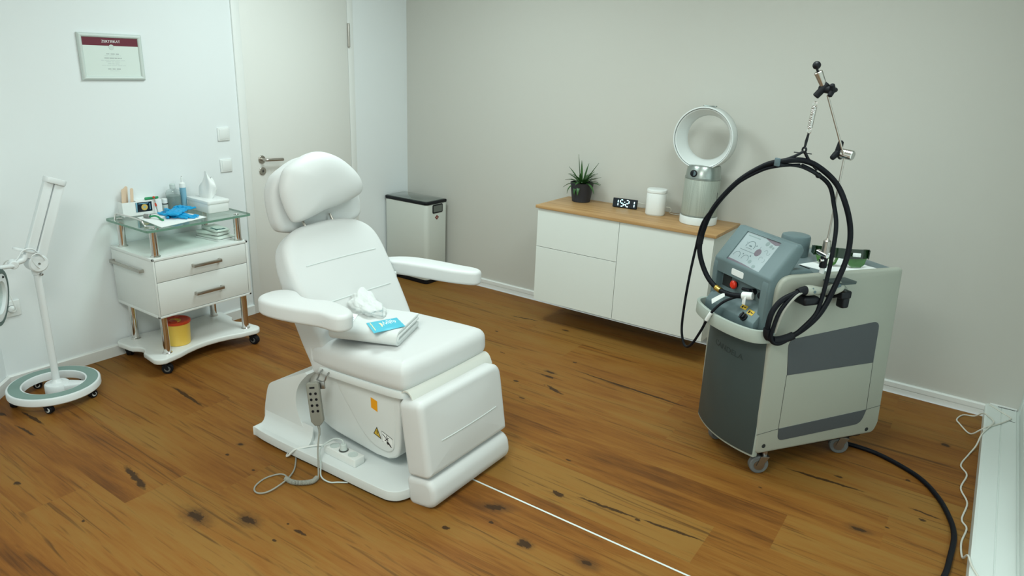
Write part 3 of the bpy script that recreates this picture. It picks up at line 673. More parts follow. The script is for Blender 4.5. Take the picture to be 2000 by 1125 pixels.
bm = new(); tube(bm, spline([(0.090, -2.425, GZ), (0.090, -2.420, 0.835), (0.095, -2.415, 0.845), (0.13, -2.413, 0.848), (0.25, -2.412, 0.848), (0.335, -2.412, 0.847), (0.350, -2.412, 0.843), (0.357, -2.410, 0.832), (0.362, -2.405, 0.818), (0.372, -2.398, 0.8165), (0.405, -2.38, 0.8165)], 5), 0.005, 12); obj('rail', bm, 'chrome', tr)
for x, y, a in ((0.437, -2.435, 0.9), (0.437, -1.872, 0.3), (0.066, -2.435, 2.4), (0.066, -1.872, 2.0)):
    caster(tr, x, y, 0.029, 0.030, a, 0.072, 'rubber', 'wheel_grey', 'rubber')

# things on the glass top
bm = new(); prism(bm, [(0.120, -2.318), (0.428, -2.352), (0.366, -2.052), (0.075, -2.075)], GZ + 0.0002, GZ + 0.0016); tag(obj('paper_sheet', bm, 'paper', smooth=False), 'white paper sheet on the glass trolley top under the blue gloves', 'paper sheet')

BXM = fr((0.0, -2.355, GZ), (0.10, 1, 0), (-1, 0.10, 0))   # spatula box: x along its front, y to the wall
wb = thing('spatula_box', 'small white open box with a dark picture panel, standing on the glass trolley top', 'box', (0.06, -2.26, GZ))
Wd, Dp, Hh = 0.215, 0.075, 0.078; XO = -0.058
def bxl(bm, *a, r=0.0): bx(bm, *a, r, 2, BXM)
bm = new()
bxl(bm, 0, Wd, XO - 0.003, XO, 0.0, Hh); bxl(bm, 0, Wd, XO + Dp, XO + Dp + 0.003, 0, Hh); bxl(bm, 0, 0.003, XO, XO + Dp, 0, Hh); bxl(bm, Wd - 0.003, Wd, XO, XO + Dp, 0, Hh); bxl(bm, 0.003, Wd - 0.003, XO, XO + Dp, 0, 0.003)
bxl(bm, 0.078, 0.081, XO, XO + Dp, 0.0, Hh); bxl(bm, 0.081, Wd - 0.003, XO, XO + Dp, Hh - 0.003, Hh)
obj('box_body', bm, 'paper', wb, smooth=False)
bm = new(); bxl(bm, 0.070, 0.158, XO - 0.0045, XO - 0.003, 0.018, 0.072); sd = obj('picture_panel', bm, 'screen_dark', wb, smooth=False)
FM = BXM @ fr((0, XO - 0.0046, 0), (1, 0, 0), (0, 0, 1))
bm = new(); lathe(bm, [(0.0135, 0), (0.0175, 0), (0.0175, 0.0005), (0.0135, 0.0005)], 32, FM @ Matrix.Translation((0.117, 0.043, 0)), True, False); obj('picture_ring', bm, 'gold_print', sd)
bm = new(); prism(bm, [(0.070, 0.072), (0.080, 0.072), (0.076, 0.018), (0.072, 0.018)], 0, 0.0004, FM); obj('picture_stripe', bm, 'tubeblue', sd, smooth=False)
bm = new(); bx(bm, 0.112, 0.122, 0.038, 0.048, 0, 0.0005, mx=FM); bx(bm, 0.145, 0.149, 0.028, 0.062, 0, 0.0005, mx=FM); bx(bm, 0.085, 0.14, 0.063, 0.067, 0, 0.0005, mx=FM); obj('picture_detail', bm, 'blue_print', sd, smooth=False)
Rs = random.Random(11)
for i in range(4):
    x = 0.012 + 0.0165 * i; y = XO + 0.02 + (i % 3) * 0.018; le = Rs.uniform(-0.02, 0.012)
    bm = new(); lean = -0.010 + 0.002 * i
    pts = rr(0.0165, 0.150, 0.0080, 5)
    mx_ = BXM @ fr((x - lean * 0.5, y, 0.080 + le * 0.5), (1, 0, -0.12), (0.12, 0.10, 1))
    prism(bm, pts, -0.0008, 0.0008, mx_); o = obj('wooden_spatula', bm, 'skinwood', smooth=False)
    tag(o, 'pale wooden spatula standing with its rounded tip out of the white box', 'spatula', 'wooden spatulas in the white box')
# green tweezers and red-tipped pen by the box
gt = thing('green_clip', 'small green plastic clip lying on top of the white spatula box', 'clip', (0.05, -2.18, GZ + Hh))
bm = new(); P0 = BXM @ V((0.165, XO + 0.01, Hh + 0.004))
tube(bm, [BXM @ V((0.130, XO + 0.012, Hh + 0.0075)), BXM @ V((0.165, XO + 0.014, Hh + 0.008)), BXM @ V((0.205, XO + 0.020, Hh + 0.0075))], 0.0065, 8); obj('clip_arm', bm, 'green', gt)
bm = new(); tube(bm, [BXM @ V((0.140, XO + 0.034, Hh + 0.0065)), BXM @ V((0.170, XO + 0.032, Hh + 0.007)), BXM @ V((0.212, XO + 0.030, Hh + 0.0065))], 0.0055, 8); obj('clip_arm', bm, 'green', gt)
pn = thing('red_tipped_pen', 'slim pen with red ends leaning on the front of the white spatula box', 'pen', tuple(BXM @ V((0.172, XO - 0.02, 0.0))))
a_, b_ = BXM @ V((0.178, XO - 0.024, 0.0035)), BXM @ V((0.172, XO - 0.0065, 0.096))
bm = new(); cyl(bm, a_, a_.lerp(b_, 0.42), 0.002, 0.003, 10); cyl(bm, a_.lerp(b_, 0.62), a_.lerp(b_, 0.9), 0.0035, 0.0035, 10); obj('pen_shaft', bm, 'steel', pn)
bm = new(); cyl(bm, a_.lerp(b_, 0.42), a_.lerp(b_, 0.62), 0.0058, 0.0045, 12); obj('pen_grip', bm, 'red', pn)
bm = new(); ball(bm, a_.lerp(b_, 0.97), 0.0075, 12); obj('pen_tip', bm, 'red', pn)

# pump bottle with grey liquid, tube with blue label
bt = thing('pump_bottle', 'clear bottle half full of grey liquid at the back of the glass top', 'bottle', (0.062, -2.062, GZ))
BM = Matrix.Translation((0.062, -2.062, GZ))
bm = new(); lathe(bm, [(0.034, 0.0), (0.040, 0.003), (0.041, 0.02), (0.041, 0.100), (0.036, 0.115), (0.016, 0.124), (0.014, 0.132)], 32, BM); obj('bottle_body', bm, 'clear', bt)
bm = new(); lathe(bm, [(0.033, 0.003), (0.0385, 0.006), (0.0385, 0.085), (0.0001, 0.085)], 32, BM, True, False); obj('liquid', bm, 'liquid', bt)
bm = new(); lathe(bm, [(0.015, 0.126), (0.0155, 0.150), (0.012, 0.154)], 24, BM); obj('cap', bm, 'mid_print', bt)
tb = thing('gel_tube', 'slim white tube with a blue label beside the grey liquid bottle', 'tube', (0.068, -2.004, GZ))
BM = Matrix.Translation((0.068, -2.004, GZ))
bm = new(); lathe(bm, [(0.015, 0.0), (0.0165, 0.002), (0.0165, 0.030), (0.0175, 0.13), (0.017, 0.15), (0.007, 0.158), (0.006, 0.185), (0.003, 0.188)], 24, BM); obj('tube_body', bm, 'plastic_white', tb)
bm = new(); lathe(bm, [(0.0170, 0.014), (0.0178, 0.124), (0.01785, 0.126), (0.0170, 0.126)], 24, BM, False, False); obj('label_band', bm, 'tubeblue', tb)
bm = new(); lathe(bm, [(0.0168, 0.006), (0.0175, 0.007), (0.0175, 0.024), (0.0168, 0.025)], 24, BM, False, False); obj('lower_band', bm, 'blue_print', tb)
bm = new(); ball(bm, (0.068, -2.004, GZ + 0.189), 0.0032, 10); obj('nozzle_tip', bm, 'darksteel', tb)
sb = thing('cream_jar', 'small white jar with a black rim between the box and the bottle', 'jar', (0.055, -2.112, GZ))
BM = Matrix.Translation((0.055, -2.115, GZ))
bm = new(); lathe(bm, [(0.016, 0), (0.017, 0.002), (0.017, 0.040)], 24, BM); obj('jar_body', bm, 'mid_print', sb)
bm = new(); lathe(bm, [(0.0172, 0.040), (0.0172, 0.046)], 24, BM); obj('lid_rim', bm, 'black', sb)
bm = new(); lathe(bm, [(0.0165, 0.046), (0.0165, 0.070), (0.014, 0.073)], 24, BM); obj('lid', bm, 'plastic_white', sb)
# tissue box with a pulled tissue
tx = thing('tissue_box', 'white tissue box with a tissue pulled up on the glass trolley top', 'tissue box', (0.18, -1.95, GZ))
TM = fr((0.315, -1.998, GZ), (-1, 0.03, 0), (-0.03, -1, 0)) @ Matrix.Identity(4)
TM = fr((0.190, -1.925, GZ), (1, -0.02, 0), (0.02, 1, 0))
bm = new(); prism(bm, rr(0.225, 0.135, 0.012, 4), 0.0, 0.066, TM, 0.004, 2, 0.9); obj('box_body', bm, 'plastic_white', tx)
bm = new(); prism(bm, rr(0.232, 0.142, 0.012, 4), 0.052, 0.072, TM, 0.004, 2, 0.9); lid_ = obj('box_lid', bm, 'plastic_white', tx)
bm = new(); Rt = random.Random(4); rows = []
for j in range(13):
    t = j / 12; row = []
    for i in range(29):
        a = 2 * PI * i / 28; fl = 0.55 + 0.45 * math.sin(3 * a + 4 * t) * t + 0.2 * math.sin(7 * a + 2 * t)
        rx_ = (0.045 * (1 - t) + 0.02 + 0.045 * math.sin(PI * t) * fl); ry_ = 0.018 + 0.022 * math.sin(PI * t) * fl
        z = 0.072 + 0.115 * t * (1 - 0.25 * math.cos(a - 2.4)) - 0.02 * t * t * math.cos(2 * a)
        row.append(bm.verts.new(TM @ V((-0.020 + rx_ * math.cos(a) + 0.015 * t, ry_ * math.sin(a) + 0.02 * math.sin(2.2 * t), z))))
    rows.append(row)
for j in range(12):
    for i in range(28): bm.faces.new((rows[j][i], rows[j][i + 1], rows[j + 1][i + 1], rows[j + 1][i]))
obj('tissue', bm, 'paper', tx, ang=60)
# pair of blue gloves lying flat: crumpled glove with fingers
def glove(name, label, cx, cy, rz, z, flip=1):
    bm = new(); Rg = random.Random(int(cx * 1000)); mx_ = Matrix.Translation((cx, cy, z)) @ Matrix.Rotation(rz, 4, 'Z')
    pal = spline([(-0.11, -0.036), (-0.05, -0.040), (0.0, -0.045), (0.04, -0.042), (0.05, 0.0), (0.04, 0.040), (0.0, 0.044), (-0.05, 0.038), (-0.11, 0.040)], 5, True) if False else None
    pts = [(p.x, p.y) for p in spline([(-0.11, -0.036, 0), (-0.05, -0.040, 0), (0.0, -0.046, 0), (0.04, -0.042, 0), (0.052, 0.0, 0), (0.04, 0.040, 0), (0.0, 0.044, 0), (-0.05, 0.038, 0), (-0.11, 0.042, 0), (-0.118, 0.0, 0)], 5, True)]
    pad(bm, pts, 0.012, 0.0055, 0.006, mx_ @ Matrix.Translation((0, 0, 0.012)))
    for k, (fy, L, an) in enumerate(((-0.033, 0.075, -0.12), (-0.011, 0.088, 0.03), (0.012, 0.082, 0.10), (0.033, 0.062, 0.30))):
        q = [V((0.035 + L * t * math.cos(an), flip * (fy + L * t * math.sin(an + 0.3 * t)), 0.006 + 0.006 * math.sin(3 * t + k))) for t in (0, 0.25, 0.5, 0.75, 0.95, 1.0)]
        tube(bm, [mx_ @ p for p in q], [0.010, 0.0095, 0.009, 0.0085, 0.006, 0.002], 10)
    q = [V((-0.03 + 0.06 * t, flip * (-0.040 - 0.04 * math.sin(1.4 * t)), 0.006 + 0.004 * t)) for t in (0, 0.25, 0.5, 0.75, 0.95, 1.0)]
    tube(bm, [mx_ @ p for p in q], [0.012, 0.011, 0.010, 0.009, 0.006, 0.002], 10)
    tube(bm, [mx_ @ p for p in spline([(-0.116, -0.036, 0.006), (-0.118, 0.0, 0.012), (-0.114, 0.040, 0.006)], 6)], 0.0035, 8)
    for v in bm.verts:
        c = v.co; v.co.z = max(z + 0.0004, c.z + 0.003 * math.sin(c.x * 160 + 2 * math.sin(c.y * 90)) + 0.002 * math.sin(c.y * 210))
    return tag(obj(name, bm, 'nitrile', ang=70), label, 'glove', 'blue disposable gloves on the trolley')
glove('disposable_glove', 'lower of two blue gloves, flat on the white paper with its fingers to the front', 0.240, -2.152, 0.15, GZ + 0.0017)
glove('disposable_glove', 'upper blue glove lying across another blue glove on the trolley top', 0.215, -2.128, 2.3, GZ + 0.0225, -1)
# green handled roller tool
rt = thing('roller_tool', 'small roller tool with a bent green handle and metal head on the white paper', 'roller tool', (0.21, -2.28, GZ))
bm = new(); tube(bm, spline([(0.190, -2.282, GZ + 0.012), (0.215, -2.268, GZ + 0.018), (0.240, -2.262, GZ + 0.014), (0.262, -2.263, GZ + 0.0075), (0.297, -2.268, GZ + 0.0075)], 6), [0.005] * 12 + [0.0055] * 13, 10); obj('handle', bm, 'green', rt)
bm = new(); cyl(bm, (0.158, -2.297, GZ + 0.0135), (0.190, -2.281, GZ + 0.0135), 0.0118, n=20, bev=0.002); obj('roller_head', bm, 'darksteel', rt)
# packs under the glass
def pack(w, d, h, x, y, z, rz, label, pm, cat='pack'):
    t = thing('wrapped_pack', label, cat, (x, y, z), rz, 'white wrapped packs under the glass top')
    bm = new(); pad(bm, rr(w, d, 0.010, 3), h, h * 0.42, 0.003, W(t) @ Matrix.Translation((0, 0, h)))
    for v in bm.verts: v.co.z += 0.0015 * math.sin(v.co.x * 190) * math.sin(v.co.y * 140) * (1 if v.co.z > z + h * 0.4 else 0)
    obj('wrapper', bm, pm, t)
    for s in (-1, 1):
        bm = new(); bx(bm, s * (w / 2 - 0.001) - (0.006 if s < 0 else 0), s * (w / 2 - 0.001) + (0.006 if s > 0 else 0), -d / 2 + 0.004, d / 2 - 0.004, h * 0.42, h * 0.5, mx=W(t)); obj('seal_edge', bm, pm, t, smooth=False)
    return t
tray = thing('clear_tray', 'shallow clear tray under the packs below the glass trolley top', 'tray', (0.265, -1.935, ZT))
bm = new(); TT = fr((0.262, -1.945, ZT), (1, 0.10, 0), (-0.10, 1, 0))
prism(bm, rr(0.205, 0.125, 0.012, 4), 0.0003, 0.003, TT); prism(bm, shell_of(rr(0.205, 0.125, 0.012, 4) + [rr(0.205, 0.125, 0.012, 4)[0]], 0.002), 0.003, 0.009, TT); obj('tray_body', bm, 'plastic_white', tray)
pack(0.190, 0.112, 0.020, 0.262, -1.945, ZT + 0.0035, 0.10, 'lowest white wrapped pack lying on the tray under the glass top', 'packs')
p_ = pack(0.175, 0.100, 0.018, 0.252, -1.950, ZT + 0.0265, 0.22, 'middle white wrapped pack of the stack under the glass top', 'packs')
p_ = pack(0.165, 0.090, 0.016, 0.262, -1.940, ZT + 0.0475, -0.05, 'topmost white wrapped pack with dark green print under the glass top', 'packs')
bm = new(); bx(bm, 0.012, 0.0775, -0.040, -0.028, 0.0150, 0.0185, mx=W(p_)); bx(bm, 0.060, 0.0795, -0.036, 0.02, 0.0100, 0.0170, mx=W(p_)); obj('printed_strip', bm, 'packgreen', p_, smooth=False)

# yellow sharps container on the base shelf
sc = thing('sharps_container', 'round yellow container with a red lid on the trolley base shelf', 'container', (0.322, -2.272, 0.102))
BM = Matrix.Translation((0.325, -2.275, 0.102))
bm = new(); lathe(bm, [(0.060, 0.0), (0.063, 0.003), (0.070, 0.128), (0.071, 0.136)], 40, BM); obj('bucket', bm, 'yellow', sc)
bm = new(); lathe(bm, [(0.0725, 0.128), (0.0745, 0.130), (0.0745, 0.140), (0.071, 0.143), (0.062, 0.143), (0.058, 0.139), (0.0001, 0.139)], 40, BM, True, False); ld = obj('lid', bm, 'red', sc)
bm = new(); prism(bm, rr(0.05, 0.036, 0.012, 4, 0.012, -0.028), 0.139, 0.1445, BM, 0.001, 2); lathe(bm, [(0.012, 0.139), (0.012, 0.146), (0.006, 0.147)], 20, BM @ Matrix.Translation((-0.03, 0.02, 0))); obj('flap', bm, 'red', ld)
bm = new(); lathe(bm, [(0.028, 0.1392), (0.031, 0.1392), (0.031, 0.1425), (0.028, 0.1425)], 32, BM @ Matrix.Translation((0.005, -0.012, 0)), True, False); obj('inner_ring', bm, 'yellow', ld)

# ------------------------------------------------------------------ magnifying lamp on a wheeled ring
ml = thing('magnifying_lamp', 'white magnifying floor lamp on a wheeled ring base by the left wall', 'lamp', (0.293, -2.925, 0))
LC = (0.293, -2.928); LM = Matrix.Translation((*LC, 0)); R0, R1 = 0.205, 0.135
bm = new(); lathe(bm, [(R1, 0.046), (R0 - 0.006, 0.046), (R0, 0.052), (R0, 0.080), (R0 - 0.003, 0.0845), (R0 - 0.010, 0.086), (R1 + 0.008, 0.086), (R1 + 0.002, 0.0845), (R1, 0.080), (R1, 0.046)], 72, LM, False, False); bs = obj('ring_base', bm, 'lamp_white', ml)
bm = new(); lathe(bm, [(R1 + 0.009, 0.0858), (R0 - 0.011, 0.0858), (R0 - 0.011, 0.0872), (R1 + 0.009, 0.0872), (R1 + 0.009, 0.0858)], 72, LM, False, False); obj('ring_insert', bm, 'teal', bs)
PX, PY = 0.318, -2.925
bm = new(); lathe(bm, [(0.050, 0.040), (0.056, 0.042), (0.056, 0.084), (0.052, 0.090), (0.028, 0.094), (0.022, 0.100), (0.016, 0.112)], 36, Matrix.Translation((PX, PY, 0))); obj('pole_socket', bm, 'lamp_white', ml)
bm = new(); a = math.radians(48); dx, dy = math.cos(a), math.sin(a)
prism(bm, [(-0.02, -0.040), (0.05, -0.036), (0.13, -0.018), (0.13, 0.018), (0.05, 0.036), (-0.02, 0.040)], 0.048, 0.086, fr((PX, PY, 0), (dx, dy, 0), (-dy, dx, 0)), 0.006, 2)
obj('spoke', bm, 'lamp_white', ml)
bm = new(); cyl(bm, (PX, PY, 0.095), (PX, PY, 0.690), 0.0165, n=24); pole = obj('pole', bm, 'lamp_white', ml)
bm = new(); cyl(bm, (PX + 0.014, PY + 0.004, 0.665), (PX + 0.032, PY + 0.010, 0.665), 0.006, n=14, bev=0.0015); obj('pole_screw', bm, 'darksteel', pole)
for k in range(5):
    a = 2 * PI * k / 5 - 0.62; caster(ml, LC[0] + 0.172 * math.cos(a), LC[1] + 0.172 * math.sin(a), 0.0205, 0.024, a + 1.1, 0.048, 'rubber', 'lamp_white', 'rubber')
JT = V((PX, PY, 0.715)); EL = V((PX + 0.01, -2.785, 1.085)); HD = V((PX + 0.03, -2.995, 0.745))
bm = new(); cyl(bm, (PX - 0.03, PY + 0.002, 0.722), (PX + 0.038, PY + 0.002, 0.722), 0.043, n=36, bev=0.006); cyl(bm, (PX, PY, 0.665), (PX, PY, 0.70), 0.021, 0.024, 24); jn = obj('joint', bm, 'lamp_white', ml)
bm = new(); cyl(bm, (PX + 0.036, PY + 0.002, 0.722), (PX + 0.042, PY + 0.002, 0.722), 0.005, n=12); obj('joint_screw', bm, 'darksteel', jn)
def armbar(A, B, x, w, th):
    bm = new(); d = (B - A).normalized(); prism(bm, rr((B - A).length, w, w * 0.25, 3, (B - A).length / 2, 0), x - th / 2, x + th / 2, fr((0, A.y, A.z), (0, d.y, d.z), (0, -d.z, d.y)), 0.004, 2)
    return bm
# two folded arms side by side, an end cap at the elbow
obj('lower_arm', armbar(V((0, PY + 0.012, 0.735)), V((0, EL.y + 0.012, EL.z)), PX + 0.018, 0.044, 0.030), 'lamp_white', ml)
obj('upper_arm', armbar(V((0, PY + 0.012 - 0.044, 0.735 + 0.018)), V((0, EL.y + 0.012 - 0.044, EL.z + 0.018)), PX + 0.018, 0.041, 0.030), 'lamp_white', ml)
bm = new(); d = V((0, EL.y - PY, EL.z - 0.735)).normalized()
prism(bm, rr(0.100, 0.056, 0.027, 6), -0.010, 0.018, fr((PX + 0.018, EL.y - 0.008, EL.z + 0.010), (0, -d.z, d.y), (1, 0, 0)), 0.004, 2); obj('elbow_cap', bm, 'lamp_white', ml)
bm = new(); prism(bm, rr(0.112, 0.044, 0.02, 6), -0.006, 0.006, fr((PX + 0.018, PY - 0.035, 0.790), (0, -d.z, d.y), (1, 0, 0)), 0.002, 2); obj('spring_plate', bm, 'lamp_white', ml)
bm = new(); tube(bm, spline([(PX + 0.02, PY - 0.045, 0.770), (PX + 0.025, PY - 0.06, 0.752), (PX + 0.03, PY - 0.085, 0.748), (PX + 0.035, PY - 0.105, 0.742)], 5), 0.016, 14); cyl(bm, (PX + 0.02, PY - 0.100, 0.744), (PX + 0.055, PY - 0.108, 0.740), 0.020, n=20, bev=0.003); obj('head_link', bm, 'lamp_white', ml)
bm = new(); tube(bm, spline([(PX + 0.035, PY + 0.02, 0.75), (PX + 0.05, PY - 0.02, 0.80), (PX + 0.05, PY - 0.06, 0.80), (PX + 0.05, PY - 0.09, 0.765), (PX + 0.05, PY - 0.13, 0.745), (PX + 0.06, PY - 0.17, 0.75)], 6), 0.0035, 8)
tube(bm, spline([(PX + 0.04, PY + 0.028, 0.735), (PX + 0.055, PY + 0.0, 0.775), (PX + 0.055, PY - 0.03, 0.765), (PX + 0.05, PY - 0.02, 0.725), (PX + 0.04, PY - 0.0, 0.70)], 6), 0.0028, 8); obj('lamp_cable', bm, 'lamp_white', ml)
# round lens head, mostly outside the photo
HC = V((PX + 0.14, -3.148, 0.632)); hn = V((0.55, 0.80, -0.10)).normalized(); hx = V((-0.80, 0.55, 0)).normalized(); HM = fr(HC, hx, hn.cross(hx))
bm = new(); lathe(bm, [(0.075, -0.03), (0.105, -0.034), (0.120, -0.026), (0.124, 0.0), (0.122, 0.012), (0.075, 0.014), (0.075, -0.03)], 56, HM, False, False); hh = obj('lamp_head', bm, 'lamp_white', ml)
bm = new(); lathe(bm, [(0.1080, 0.0135), (0.1120, 0.0150), (0.1270, 0.0130), (0.1290, 0.008), (0.1290, -0.030), (0.1100, -0.037), (0.1180, -0.02)], 56, HM, False, False); obj('head_rim', bm, 'teal_dark', hh)
bm = new(); lathe(bm, [(0.0001, -0.012), (0.075, -0.006), (0.075, 0.0), (0.0001, 0.006)], 48, HM, False, False); obj('lens', bm, 'lens', hh)
bm = new(); ball(bm, HM @ V((0.04, 0.085, 0.014)), 0.006, 12); obj('head_knob', bm, 'black', hh)
bm = new(); tube(bm, [V((PX + 0.045, PY - 0.108, 0.735)), HM @ V((0.02, 0.13, -0.01)), HM @ V((0.01, 0.115, -0.01))], 0.010, 12); obj('head_bracket', bm, 'lamp_white', hh)

# ------------------------------------------------------------------ waste bin in the corner
bn = thing('waste_bin', 'tall pale grey waste bin with a dark lid in the corner', 'bin', (0.235, -0.168, 0))
BW, BD = 0.452, 0.236
def binout(g=0.0): return rr(BW - 2 * g, BD - 2 * g, [0.012, 0.035, 0.035, 0.035], 6, 0.238, -0.170)
bm = new(); prism(bm, binout(0.0), 0.036, 0.640, None, 0.003, 2, 0.9); bo = obj('bin_body', bm, 'bin', bn)
bm = new(); prism(bm, binout(0.006), 0.0, 0.037, None, 0.004, 2, 0.9); obj('bin_foot', bm, 'black', bn)
bm = new(); prism(bm, binout(-0.004), 0.640, 0.664, None, 0.006, 3, 0.9); lr_ = obj('lid_rim', bm, 'black', bn)
bm = new(); pad(bm, binout(0.010), 0.006, 0.003, 0.010, Matrix.Translation((0, 0, 0.668))); obj('lid', bm, 'smoke', lr_)
fx = 0.238 + BW / 2
bm = new(); prism(bm, rr(0.122, 0.070, 0.013, 5, -0.160, 0.602), -0.004, 0.003, fr((fx, 0, 0), (0, 1, 0), (0, 0, 1)), 0.002, 2); gr = obj('grip', bm, 'black', bn)
bm = new(); prism(bm, rr(0.102, 0.050, 0.006, 5, -0.160, 0.602), 0.003, 0.0042, fr((fx, 0, 0), (0, 1, 0), (0, 0, 1))); obj('grip_panel', bm, 'smokegrey', gr)
LQ = fr((fx, -0.168, 0.533), (0, 1, 0), (0, 0, 1))
bm = new(); prism(bm, [(-0.024, 0), (0, -0.019), (0.024, 0), (0, 0.019)], 0.0, 0.0012, LQ); lg = obj('logo', bm, 'logo_red', bn, smooth=False)
bm = new(); prism(bm, [(-0.010, 0), (0, -0.007), (0.010, 0), (0, 0.007)], 0.0012, 0.0016, LQ); obj('logo_mark', bm, 'logo_pale', lg, smooth=False)

# ------------------------------------------------------------------ wall hung sideboard, oak top
sbd = thing('sideboard', 'white wall hung sideboard with handleless fronts on the greige wall', 'sideboard', (2.157, -0.21, 0.168))
SX, SZ = 1.557, 0.168
bm = new()
for k in range(2): bx(bm, SX + 0.6 * k, SX + 0.6 * (k + 1) - 0.0005, -0.402, -0.001, SZ, SZ + 0.64, 0.001)
obj('carcass', bm, 'sidefront', sbd, smooth=False)
bm = new(); bx(bm, SX + 0.0015, SX + 0.5985, -0.4206, -0.4025, SZ + 0.3820, SZ + 0.638, 0.001); obj('drawer', bm, 'sidefront', sbd, smooth=False)
bm = new(); bx(bm, SX + 0.0015, SX + 0.5985, -0.4206, -0.4025, SZ + 0.002, SZ + 0.3790, 0.001); obj('door', bm, 'sidefront', sbd, smooth=False)
bm = new(); bx(bm, SX + 0.6015, SX + 1.1985, -0.4206, -0.4025, SZ + 0.002, SZ + 0.638, 0.001); obj('door', bm, 'sidefront', sbd, smooth=False)
OZ = SZ + 0.64 + 0.020
bm = new(); bx(bm, SX - 0.012, SX + 1.212, -0.432, -0.001, SZ + 0.6402, OZ, 0.0015); tag(obj('oak_worktop', bm, 'oak'), 'oak board lying as a worktop on the white sideboard', 'worktop')

# potted plant
pt = thing('potted_plant', 'spiky green plant in a dark pot at the left end of the oak top', 'plant', (1.702, -0.105, OZ))
PM = Matrix.Translation((1.702, -0.105, OZ))
bm = new(); lathe(bm, [(0.058, 0.0), (0.062, 0.003), (0.079, 0.126), (0.080, 0.130), (0.075, 0.130), (0.072, 0.112)], 40, PM, True, False); obj('pot', bm, 'pot', pt)
bm = new(); lathe(bm, [(0.074, 0.108), (0.04, 0.116), (0.0001, 0.118)], 32, PM, True, False); obj('soil', bm, 'soil', pt)
def blade(bm, a, el, L, w, droop, h0=0.112, ro=0.01):
    d = V((math.cos(a), math.sin(a), 0)); s = V((-math.sin(a), math.cos(a), 0)); p = V((1.702, -0.105, OZ + h0)) + d * ro; e = el; prev = None; N = 9
    for i in range(N):
        t = i / (N - 1); ww = w * (0.55 + 0.9 * t - 1.45 * t ** 2.6) if t < 1 else 0.0005
        ww = max(ww, 0.0006); up = d * -math.sin(e) + V((0, 0, math.cos(e)))
        row = [bm.verts.new(p - s * ww + up * 0.3 * ww), bm.verts.new(p - up * 0.0012), bm.verts.new(p + s * ww + up * 0.3 * ww), bm.verts.new(p + up * 0.0012)]
        if prev:
            for k in range(4): bm.faces.new((prev[k], prev[(k + 1) % 4], row[(k + 1) % 4], row[k]))
        prev = row; p = p + (d * math.cos(e) + V((0, 0, math.sin(e)))) * L / (N - 1); e -= droop / (N - 1)
    return bm
bm = new(); Rp = random.Random(21)
# the blades the photo shows one by one
for a, el, L, w, dr in ((PI + 0.25, 1.40, 0.205, 0.012, -0.1), (0.05, 1.02, 0.19, 0.011, 0.05), (-PI / 2, 1.5, 0.17, 0.011, 0.05), (1.2, 1.35, 0.15, 0.012, 0.1), (PI, 0.55, 0.13, 0.015, 0.9), (PI + 0.5, 0.35, 0.125, 0.015, 1.2), (PI + 0.9, 0.3, 0.13, 0.016, 1.9),
                        (-0.2, 0.45, 0.155, 0.013, 0.75), (-0.5, 0.5, 0.165, 0.013, 1.7), (-0.35, 0.75, 0.14, 0.014, 0.6), (-PI / 2 - 0.15, 0.25, 0.115, 0.017, 2.3), (-PI / 2 + 0.2, 0.3, 0.12, 0.016, 2.2), (PI + 0.05, 0.95, 0.15, 0.013, 0.2), (0.15, 0.7, 0.14, 0.014, 0.5)):
    blade(bm, a, el, L, w, dr)
for i in range(22): blade(bm, Rp.uniform(0, 2 * PI), Rp.uniform(0.35, 1.3), Rp.uniform(0.09, 0.14), Rp.uniform(0.011, 0.015), Rp.uniform(0.2, 1.2))
obj('foliage', bm, 'leaf', pt, ang=50)

# digital clock
ck = thing('digital_clock', 'small black digital clock with white digits on the oak top', 'clock', (2.030, -0.098, OZ), math.radians(8))
KM = W(ck); tl = math.radians(8)
CM = KM @ fr((0, -0.012, 0), (1, 0, 0), (0, math.sin(tl), math.cos(tl)))   # x right, y up the face, z out of it (to the room)
bm = new(); bx(bm, -0.082, 0.082, -0.0, 0.060, -0.022, 0.0, 0.003, 2, KM @ fr((0, -0.012, 0.003), (1, 0, 0), (0, math.sin(tl), math.cos(tl)))); obj('clock_body', bm, 'black', ck)
CM = KM @ fr((0, -0.012, 0.003), (1, 0, 0), (0, math.sin(tl), math.cos(tl)))
bm = new(); bx(bm, -0.079, 0.079, 0.003, 0.057, 0.0, 0.0006, mx=CM); dp = obj('display', bm, 'screen_dark', ck, smooth=False)
def seg7(bm, ch, x, y, w, h, t, mx):
    on = {'1': 'bc', '5': 'afgcd', '2': 'abged'}[ch]
    for s in on:
        if s in 'agd':
            yy = {'a': h, 'g': h / 2, 'd': 0}[s]; prism(bm, [(x + t * .6, y + yy), (x + t * 1.1, y + yy - t / 2), (x + w - t * 1.1, y + yy - t / 2), (x + w - t * .6, y + yy), (x + w - t * 1.1, y + yy + t / 2), (x + t * 1.1, y + yy + t / 2)], 0.0006, 0.0009, mx)
        else:
            xx = x if s in 'fe' else x + w; y0_ = y + (h / 2 if s in 'fb' else 0)
            prism(bm, [(xx, y0_ + t * .3), (xx + t / 2, y0_ + t * .8), (xx + t / 2, y0_ + h / 2 - t * .8), (xx, y0_ + h / 2 - t * .3), (xx - t / 2, y0_ + h / 2 - t * .8), (xx - t / 2, y0_ + t * .8)], 0.0006, 0.0009, mx)
bm = new()
for ch, x in zip('1521', (-0.066, -0.030, 0.008, 0.044)): seg7(bm, ch, x, 0.0095, 0.021, 0.041, 0.0058, CM)
for y in (0.022, 0.038): cyl(bm, CM @ V((-0.0005, y, 0.0006)), CM @ V((-0.0005, y, 0.0009)), 0.0032, n=12)
obj('digits', bm, 'digit', dp, smooth=False)
